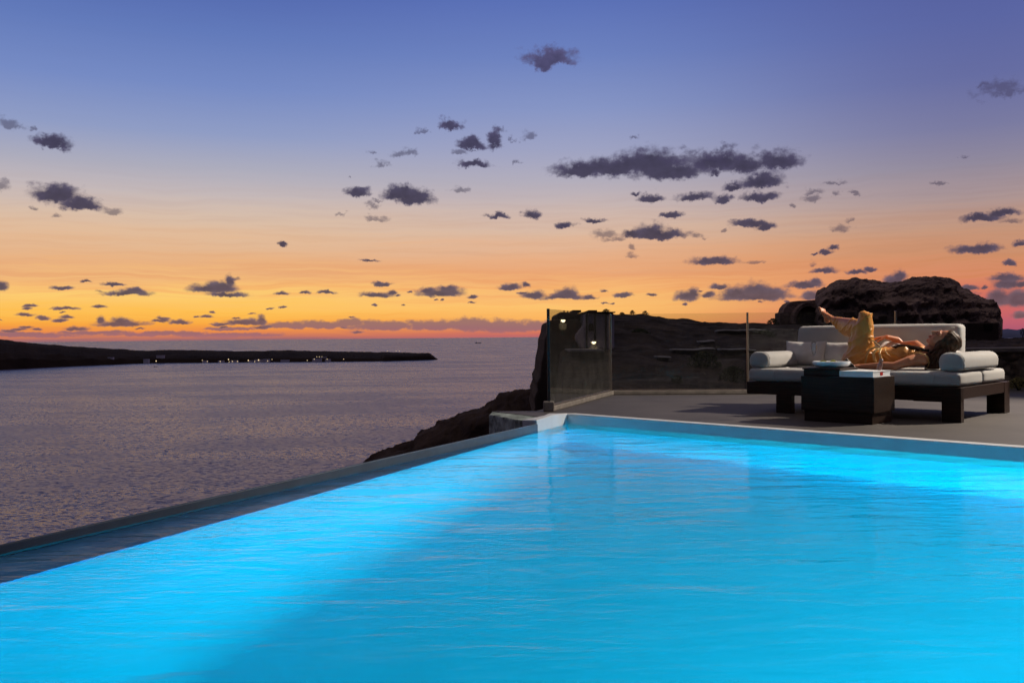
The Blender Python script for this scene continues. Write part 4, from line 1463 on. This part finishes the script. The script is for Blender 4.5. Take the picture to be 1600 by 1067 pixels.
def finger_hand(mb, wrist, d, nrm, curl, spread, thumb_side=1, nails=None, size=1.0):
    """palm, four unequal fingers and a thumb; d towards the fingers, nrm out of the back of the hand"""
    d = Vector(d).normalized()
    nrm = (Vector(nrm) - d*d.dot(Vector(nrm))).normalized()
    s = d.cross(nrm).normalized()*thumb_side
    L = .078*size
    mb.limb([wrist, wrist+d*L*.45, wrist+d*L], [(.024*size, .017*size), (.033*size, .014*size), (.036*size, .0115*size)], 12)
    for k, (off, ln, rr) in enumerate(((.028, .066, .0082), (.010, .076, .0085), (-.009, .071, .0082), (-.027, .055, .0074))):
        p0 = wrist + d*(L*.93) + s*off*size
        c = curl*(1+.12*k)
        dd = (d + s*off*spread*12).normalized()
        p1 = p0 + (dd*math.cos(c*.5) - nrm*math.sin(c*.5))*ln*.45*size
        p2 = p1 + (dd*math.cos(c*1.2) - nrm*math.sin(c*1.2))*ln*.33*size
        p3 = p2 + (dd*math.cos(c*1.8) - nrm*math.sin(c*1.8))*ln*.25*size
        mb.limb([p0, p1, p2, p3], [rr*size, rr*.96*size, rr*.86*size, rr*.74*size], 9)
        if nails is not None:
            nails.ball(p3+nrm*rr*.55*size, (.0045, .006, .0045), 8, 5)
    t0 = wrist + d*L*.30 + s*.026*size
    t1 = t0 + (d*.62+s*.70-nrm*.25).normalized()*.036*size
    t2 = t1 + (d*.90+s*.30-nrm*.35).normalized()*.028*size
    mb.limb([t0, t1, t2], [.0115*size, .0098*size, .008*size], 9)


def foot(mb, heel, ankle, toe, up, nails=None):
    d = (toe-heel).normalized()
    up = (Vector(up) - d*d.dot(Vector(up))).normalized()
    s = d.cross(up).normalized()
    L = (toe-heel).length
    mb.limb([heel+d*.02, heel+d*L*.35+up*.012, heel+d*L*.70], [(.026, .028), (.030, .026), (.040, .017)], 12)
    mb.limb([ankle, heel+d*L*.42+up*.030, heel+d*L*.66+up*.006], [(.030, .030), (.026, .022), (.034, .014)], 12)
    for k in range(5):
        off = (-.030+.0145*k)
        ln = (.050, .046, .040, .034, .027)[k]
        rr = (.0125, .0088, .0083, .0079, .0075)[k]
        p0 = heel + d*(L*.72-.004*k) + s*off
        mb.limb([p0, p0+d*ln*.6+up*.003, p0+d*ln], [rr, rr, rr*.9], 8)
        if nails is not None:
            nails.ball(p0+d*(ln+.002)+up*rr*.75, (.006, .006, .006) if k == 0 else (.004, .004, .004), 8, 5)


sk = MB()
nails = MB()
# torso and limbs under the clothes, then the parts that show
sk.limb([pelvis, waist, chest, (sh_n+sh_f)/2+Vector((-.03, 0, 0))], [(.14, .085), (.105, .075), (.125, .085), (.13, .07)], 18)
sk.limb([sh_n+Vector((0, .02, 0)), (sh_n+sh_f)/2, sh_f-Vector((0, .02, 0))], [.046, .055, .046], 14)
sk.limb([neck0, (neck0+hc)/2+Vector((-.022, 0, -.004)), H(0, .0, -.05)], [(.052, .050), (.047, .046), (.048, .048)], 16)
# head
sk.ball(H(0, -.012, .030), (.074, .092, .090), 24, 16, HR)
sk.ball(H(0, .026, -.030), (.060, .066, .080), 24, 16, HR)
sk.limb([H(-.050, -.012, -.052), H(-.030, .040, -.088), H(0, .066, -.098), H(.030, .040, -.088), H(.050, -.012, -.052)], [.018, .017, .019, .017, .018], 12)
for sx in (-1, 1):
    sk.ball(H(sx*.034, .060, -.030), (.022, .022, .024), 14, 9, HR)      # cheeks
    sk.limb([H(sx*.012, .083, .022), H(sx*.034, .080, .026), H(sx*.052, .056, .018)], [.009, .0095, .008], 9)   # brow ridge
    sk.ball(H(sx*.031, .0735, .006), (.0165, .012, .0105), 12, 8, HR)     # closed eyes
    sk.limb([H(sx*.072, -.014, .022), H(sx*.076, -.018, .0), H(sx*.070, -.012, -.022)], [.010, .013, .008], 9)  # ears
    sk.ball(H(sx*.0115, .098, -.034), (.0085, .0095, .008), 10, 7, HR)
sk.limb([H(0, .086, .018), H(0, .100, -.010), H(0, .114, -.030)], [.0085, .0095, .0115], 12)
sk.limb([H(-.020, .078, -.062), H(0, .0915, -.0575), H(.020, .078, -.062)], [.005, .0085, .005], 10)
sk.limb([H(-.018, .078, -.069), H(0, .0895, -.0725), H(.018, .078, -.069)], [.005, .0095, .005], 10)
# near arm along the seat edge
el_n = PS(1397, 573.5, .105)
wr_n = PS(1345, 573.5, .06)
wr_n.z = max(wr_n.z, ZS+.035)
el_n.z = max(el_n.z, ZS+.040)
sk.limb([sh_n+Vector((.01, -.01, -.004)), sh_n+Vector((-.05, -.055, -.008)), el_n*.45+sh_n*.55+Vector((0, -.02, .008)), el_n], [.050, .049, .044, .035], 16)
sk.limb([el_n, el_n*.66+wr_n*.34+Vector((0, 0, .004)), el_n*.3+wr_n*.7, wr_n], [.035, .036, .028, (.024, .020)], 14)
finger_hand(sk, wr_n, (-.95, -.22, .02), (0, -.35, .93), .55, .5, 1, nails)
# far arm: elbow up on the pillow, hand lying back towards her thigh
wr_f = PS(1386, 526.5, .66)
el_f = PS(1406, 531, .74)
sk.limb([sh_f, sh_f*.5+el_f*.5+Vector((0, .03, .03)), el_f+Vector((.02, .0, -.05))], [.046, .040, .034], 14)
sk.limb([el_f+Vector((.02, .0, -.05)), el_f+Vector((-.02, -.01, .0)), wr_f], [.034, .029, (.024, .020)], 14)
finger_hand(sk, wr_f, (-.96, -.08, -.10), (.05, -.25, .96), .30, .5, -1, nails)
# legs under the trousers, and the feet
sk.limb([hip_n, kn_n], [.078, .052], 14)
sk.limb([kn_n, an_n], [.048, .030], 14)
sk.limb([hip_f, kn_f], [.078, .052], 14)
sk.limb([kn_f, kn_f*.6+an_f*.4, an_f], [.050, .048, .031], 14)
he_f = PS(1293.5, 504, 1.0)
to_f = PS(1283, 479.5, .95)
foot(sk, he_f, an_f, to_f, (.75, -.25, .2), nails)
he_n = Vector((an_n.x+.02, an_n.y, ZS+.040))
foot(sk, he_n, an_n+Vector((0, 0, .01)), he_n+Vector((-.20, -.03, -.012)), (0, 0, 1), nails)
me = fuse(sk, .0042, 3)
move(me, -PB)
link('body', me, M_SKIN, person, smooth=True)
for sx in (-1, 1):
    fc = MB()
    fc.tube([H(sx*.013, .092, .022), H(sx*.030, .090, .030), H(sx*.050, .068, .024)], [.0022, .0034, .0015], 6)
    shift(fc, PB).build('eyebrow', M_HAIR, person, smooth=True)
for sx in (-1, 1):
    fc = MB()
    fc.tube([H(sx*.017, .0815, .001), H(sx*.031, .0865, -.0025), H(sx*.046, .075, .0)], [.0012, .0022, .0016], 6)
    shift(fc, PB).build('eyelashes', M_HAIR, person, smooth=True)
fc = MB()
fc.limb([H(-.019, .0835, -.0625), H(-.006, .0975, -.0575), H(0, .0985, -.059), H(.006, .0975, -.0575), H(.019, .0835, -.0625)], [.003, .0042, .0040, .0042, .003], 8)
fc.limb([H(-.017, .0835, -.0685), H(0, .0970, -.0715), H(.017, .0835, -.0685)], [.003, .0056, .003], 8)
shift(fc, PB).build('lips', M_LIP, person, smooth=True)

# jumpsuit
cl = MB()
cl.limb([pelvis+Vector((.0, 0, .006)), waist+Vector((0, 0, .004)), chest+Vector((0, 0, .012)), (sh_n+sh_f)/2+Vector((-.055, 0, .002))], [(.165, .105), (.125, .090), (.145, .100), (.125, .082)], 22)
cl.ball(chest+Vector((.01, -.07, .045)), (.075, .065, .055), 16, 10)
cl.ball(chest+Vector((.01, .07, .045)), (.075, .065, .055), 16, 10)
for a_, sg in ((sh_n, 1), (sh_f, -1)):
    cl.limb([a_+Vector((-.10, .055*sg, .015)), a_+Vector((-.03, .045*sg, .018)), a_+Vector((.018, .05*sg, .0))], [.058, .050, .044] if sg > 0 else [.068, .066, .058], 14)
cl.ball(hip_n+Vector((-.005, .0, .0)), (.115, .115, .100), 18, 12)
cl.ball(hip_f+Vector((-.005, .0, .0)), (.115, .115, .100), 18, 12)
# near leg, knee up
cl.limb([hip_n+Vector((.035, 0, .03)), hip_n*.5+kn_n*.5+Vector((.015, 0, 0)), kn_n], [(.105, .118), (.090, .100), (.066, .068)], 20)
cl.limb([kn_n, kn_n*.55+an_n*.45+Vector((-.012, 0, 0)), an_n*.86+kn_n*.14+Vector((-.010, 0, 0))], [(.064, .064), (.082, .078), (.095, .075)], 18)
# far leg, hanging wide trouser leg
cl.limb([hip_f+Vector((.01, 0, .04)), kn_f+Vector((0, 0, -.02))], [(.105, .110), (.085, .090)], 18)
cl.limb([kn_f+Vector((.01, 0, -.015)), kn_f*.72+an_f*.28+Vector((0, 0, -.040)), kn_f*.42+an_f*.58+Vector((0, 0, -.045)), kn_f*.16+an_f*.84+Vector((0, 0, -.022)), kn_f*.06+an_f*.94+Vector((0, 0, -.010))],
        [(.080, .085), (.068, .100), (.058, .088), (.048, .058), (.043, .044)], 18)
me = fuse(cl, .0062, 6)


def fold_field(p_):
    x, y, z = p_
    w = mnoise.noise_vector(p_*4.0)*.05
    q = p_+w
    up_leg = max(0.0, min(1.0, (z-(ZS+.10))/.10))
    # folds that run diagonally up the raised leg
    a = (q.x*.62-q.z*.78)*44 + mnoise.noise(p_*7)*1.8
    f1 = (1-abs(math.sin(a)))**2.2*(.35+.65*max(0, mnoise.noise(p_*5+Vector((3, 1, 2)))+.45))
    # folds that fan out from the waist tie along the body
    dx, dz, dy = q.x-waist.x-.02, q.z-waist.z-.03, q.y-waist.y
    b = math.atan2(dz+dy*.8, abs(dx)+.03)*10 + mnoise.noise(p_*9)*1.3
    f2 = (1-abs(math.sin(b)))**2.0*(.4+.6*max(0, mnoise.noise(p_*6)+.45))
    r = math.exp(-((dx/.26)**2))
    fine = mnoise.fractal(p_*26, .9, 2.1, 3)*.16
    return up_leg*f1*.85 + (1-up_leg)*f2*(.35+.65*r) + fine


def drape(co, no):
    k = 0.021
    return co + no*(fold_field(co)-.38)*k
displace(me, drape)
move(me, -PB)
suit = link('jumpsuit', me, M_GOLD, person, smooth=True)
# waist tie: two loops and hanging ends, pale trims at neckline, armhole and hem
kn = PS(1376, 543.5, .33)
def cord(pts, r, name, m=M_GOLDTRIM, par=person):
    mb = MB().tube(pts, r, 8)
    return shift(mb, PB).build(name, m, par, smooth=True)
V_ = lambda x, y, v: PS(x, y, v)
cord([V_(1377, 544, .30), V_(1366, 543, .28), V_(1358, 547, .265), V_(1354, 556, .255), V_(1352, 568, .25)], [.007, .009, .009, .009, .006], 'waist_tie')
cord([V_(1376, 545, .30), V_(1370, 546, .27), V_(1364, 552, .25), V_(1366, 560, .24), V_(1370, 569, .235)], [.006, .011, .013, .012, .006], 'waist_tie')
cord([V_(1377, 545, .30), V_(1374, 552, .26), V_(1376, 559, .25), V_(1379, 566, .24)], [.006, .010, .011, .006], 'waist_tie')
cord([V_(1377, 543.5, .30), V_(1372, 539, .30), V_(1366, 534, .31), V_(1362, 531, .33)], [.006, .006, .006, .005], 'waist_tie')
cord([V_(1384, 544, .31), V_(1383, 548, .285), V_(1386, 553, .27), V_(1392, 557, .26)], [.0045, .0045, .0045, .003], 'trim_cord')
cord([V_(1430, 552, .235), V_(1437, 552.5, .215), V_(1445, 554, .215), V_(1450, 559, .235), V_(1452, 566, .27), V_(1450, 574, .29), V_(1445, 578, .28)], .0048, 'armhole_trim')
cord([V_(1306.5, 498.5, .90), V_(1307, 502, .88), V_(1308, 508, .87), V_(1310, 513, .875)], .0052, 'hem_trim')
cord([V_(1312, 497, .86), V_(1309, 500, .84), V_(1308, 506, .83), V_(1310, 511, .83), V_(1313, 515, .83)], .0045, 'trim_cord')

# hair: cap swept back from the face, then long locks
hr = MB()
hr.ball(H(0, -.032, .040), (.084, .088, .092), 24, 16, HR)
hr.ball(H(0, .012, .074), (.062, .050, .046), 20, 12, HR)
for sx in (-1, 1):
    hr.ball(H(sx*.062, -.020, .0), (.026, .052, .078), 16, 12, HR)
    hr.limb([H(sx*.055, .030, .062), H(sx*.072, .004, .02), H(sx*.076, -.014, -.04), H(sx*.068, -.04, -.10)], [.016, .020, .022, .024], 12)
hr.ball(H(0, -.075, .060), (.055, .045, .055), 16, 10, HR)
me = fuse(hr, .005, 3)
def comb_(co, no):
    q = HR.transposed() @ (co-hc)
    a = math.atan2(q.x, q.z+.16)
    return co + no*(.0022*math.sin(a*70+mnoise.noise(co*22)*2.5))
displace(me, comb_)
move(me, -PB)
hair = link('hair', me, M_HAIR, person, smooth=True)
lk = MB()
rnd = random.Random(3)
for k in range(150):                             # falling from the near side of the head to the seat behind the shoulder
    u = rnd.random()
    st_ = H(.070-.05*rnd.random(), -.06+.075*u, -.10+.15*rnd.random())
    mid1 = PS(1450+34*u+rnd.uniform(-4, 4), 555+rnd.uniform(-5, 5), .30+.12*rnd.random())
    mid2 = PS(1450+18*u+rnd.uniform(-5, 5), 570+rnd.uniform(-4, 4), .27+.10*rnd.random())
    end = PS(1449+16*u+rnd.uniform(-5, 6), 583+rnd.uniform(-4, 4), .26+.12*rnd.random())
    mid2.z, end.z = max(mid2.z, ZS+.03), max(end.z, ZS+.014)
    w = rnd.uniform(.0045, .0085)
    lk.tube([st_, st_*.5+mid1*.5+Vector((rnd.uniform(-.01, .01), -.012, rnd.uniform(-.005, .01))), mid1, mid2, end], [w*.7, w, w*1.1, w, w*.35], 6)
shift(lk, PB).build('long_locks', M_HAIR, hair, smooth=True).matrix_parent_inverse = Matrix()
lk = MB()
for k in range(46):                              # over the collarbone and along the chest
    u = rnd.random()
    st_ = H(.050-.02*rnd.random(), -.02, -.06-.05*rnd.random())
    a_ = PS(1447+rnd.uniform(-4, 4), 547+u*6, .36+.06*u)
    b_ = PS(1428+rnd.uniform(-5, 5), 541+u*9, .34+.16*rnd.random())
    c_ = PS(1412+rnd.uniform(-5, 5), 538.5+u*8, .34+.14*rnd.random())
    d__ = PS(1396+rnd.uniform(-4, 9), 538.5+u*6+rnd.uniform(-1.5, 1.5), .34+.10*rnd.random())
    w = rnd.uniform(.004, .008)
    lk.tube([st_, a_, b_, c_, d__], [w*.8, w, w, w*.9, w*.3], 6)
shift(lk, PB).build('chest_locks', M_HAIR, hair, smooth=True).matrix_parent_inverse = Matrix()

# dark phone in the near hand
ph_a, ph_b = PS(1319, 563.5, -.02), PS(1333, 577.5, -.01)
ph = tag(sofa_empty('phone', (ph_a+ph_b)/2), 'slim dark phone held upright in her near hand', 'phone')
dph = (ph_b-ph_a)
Lp = dph.length
zax = -dph.normalized()
yax = (Vector((.1, -1, .1)) - zax*zax.dot(Vector((.1, -1, .1)))).normalized()
xax = yax.cross(zax)
rp = Matrix((xax, yax, zax)).transposed()
mb = MB().box((-.032, -.005, -Lp/2), (.032, .005, Lp/2))
mb.v = [tuple(rp @ Vector(v)) for v in mb.v]
mb.build('case', M_BLACK, ph, bevel=.004)
mb = MB().box((-.029, .0052, -Lp/2+.004), (.029, .0062, Lp/2-.004))
mb.v = [tuple(rp @ Vector(v)) for v in mb.v]
mb.build('screen', M_BLACK, ph)
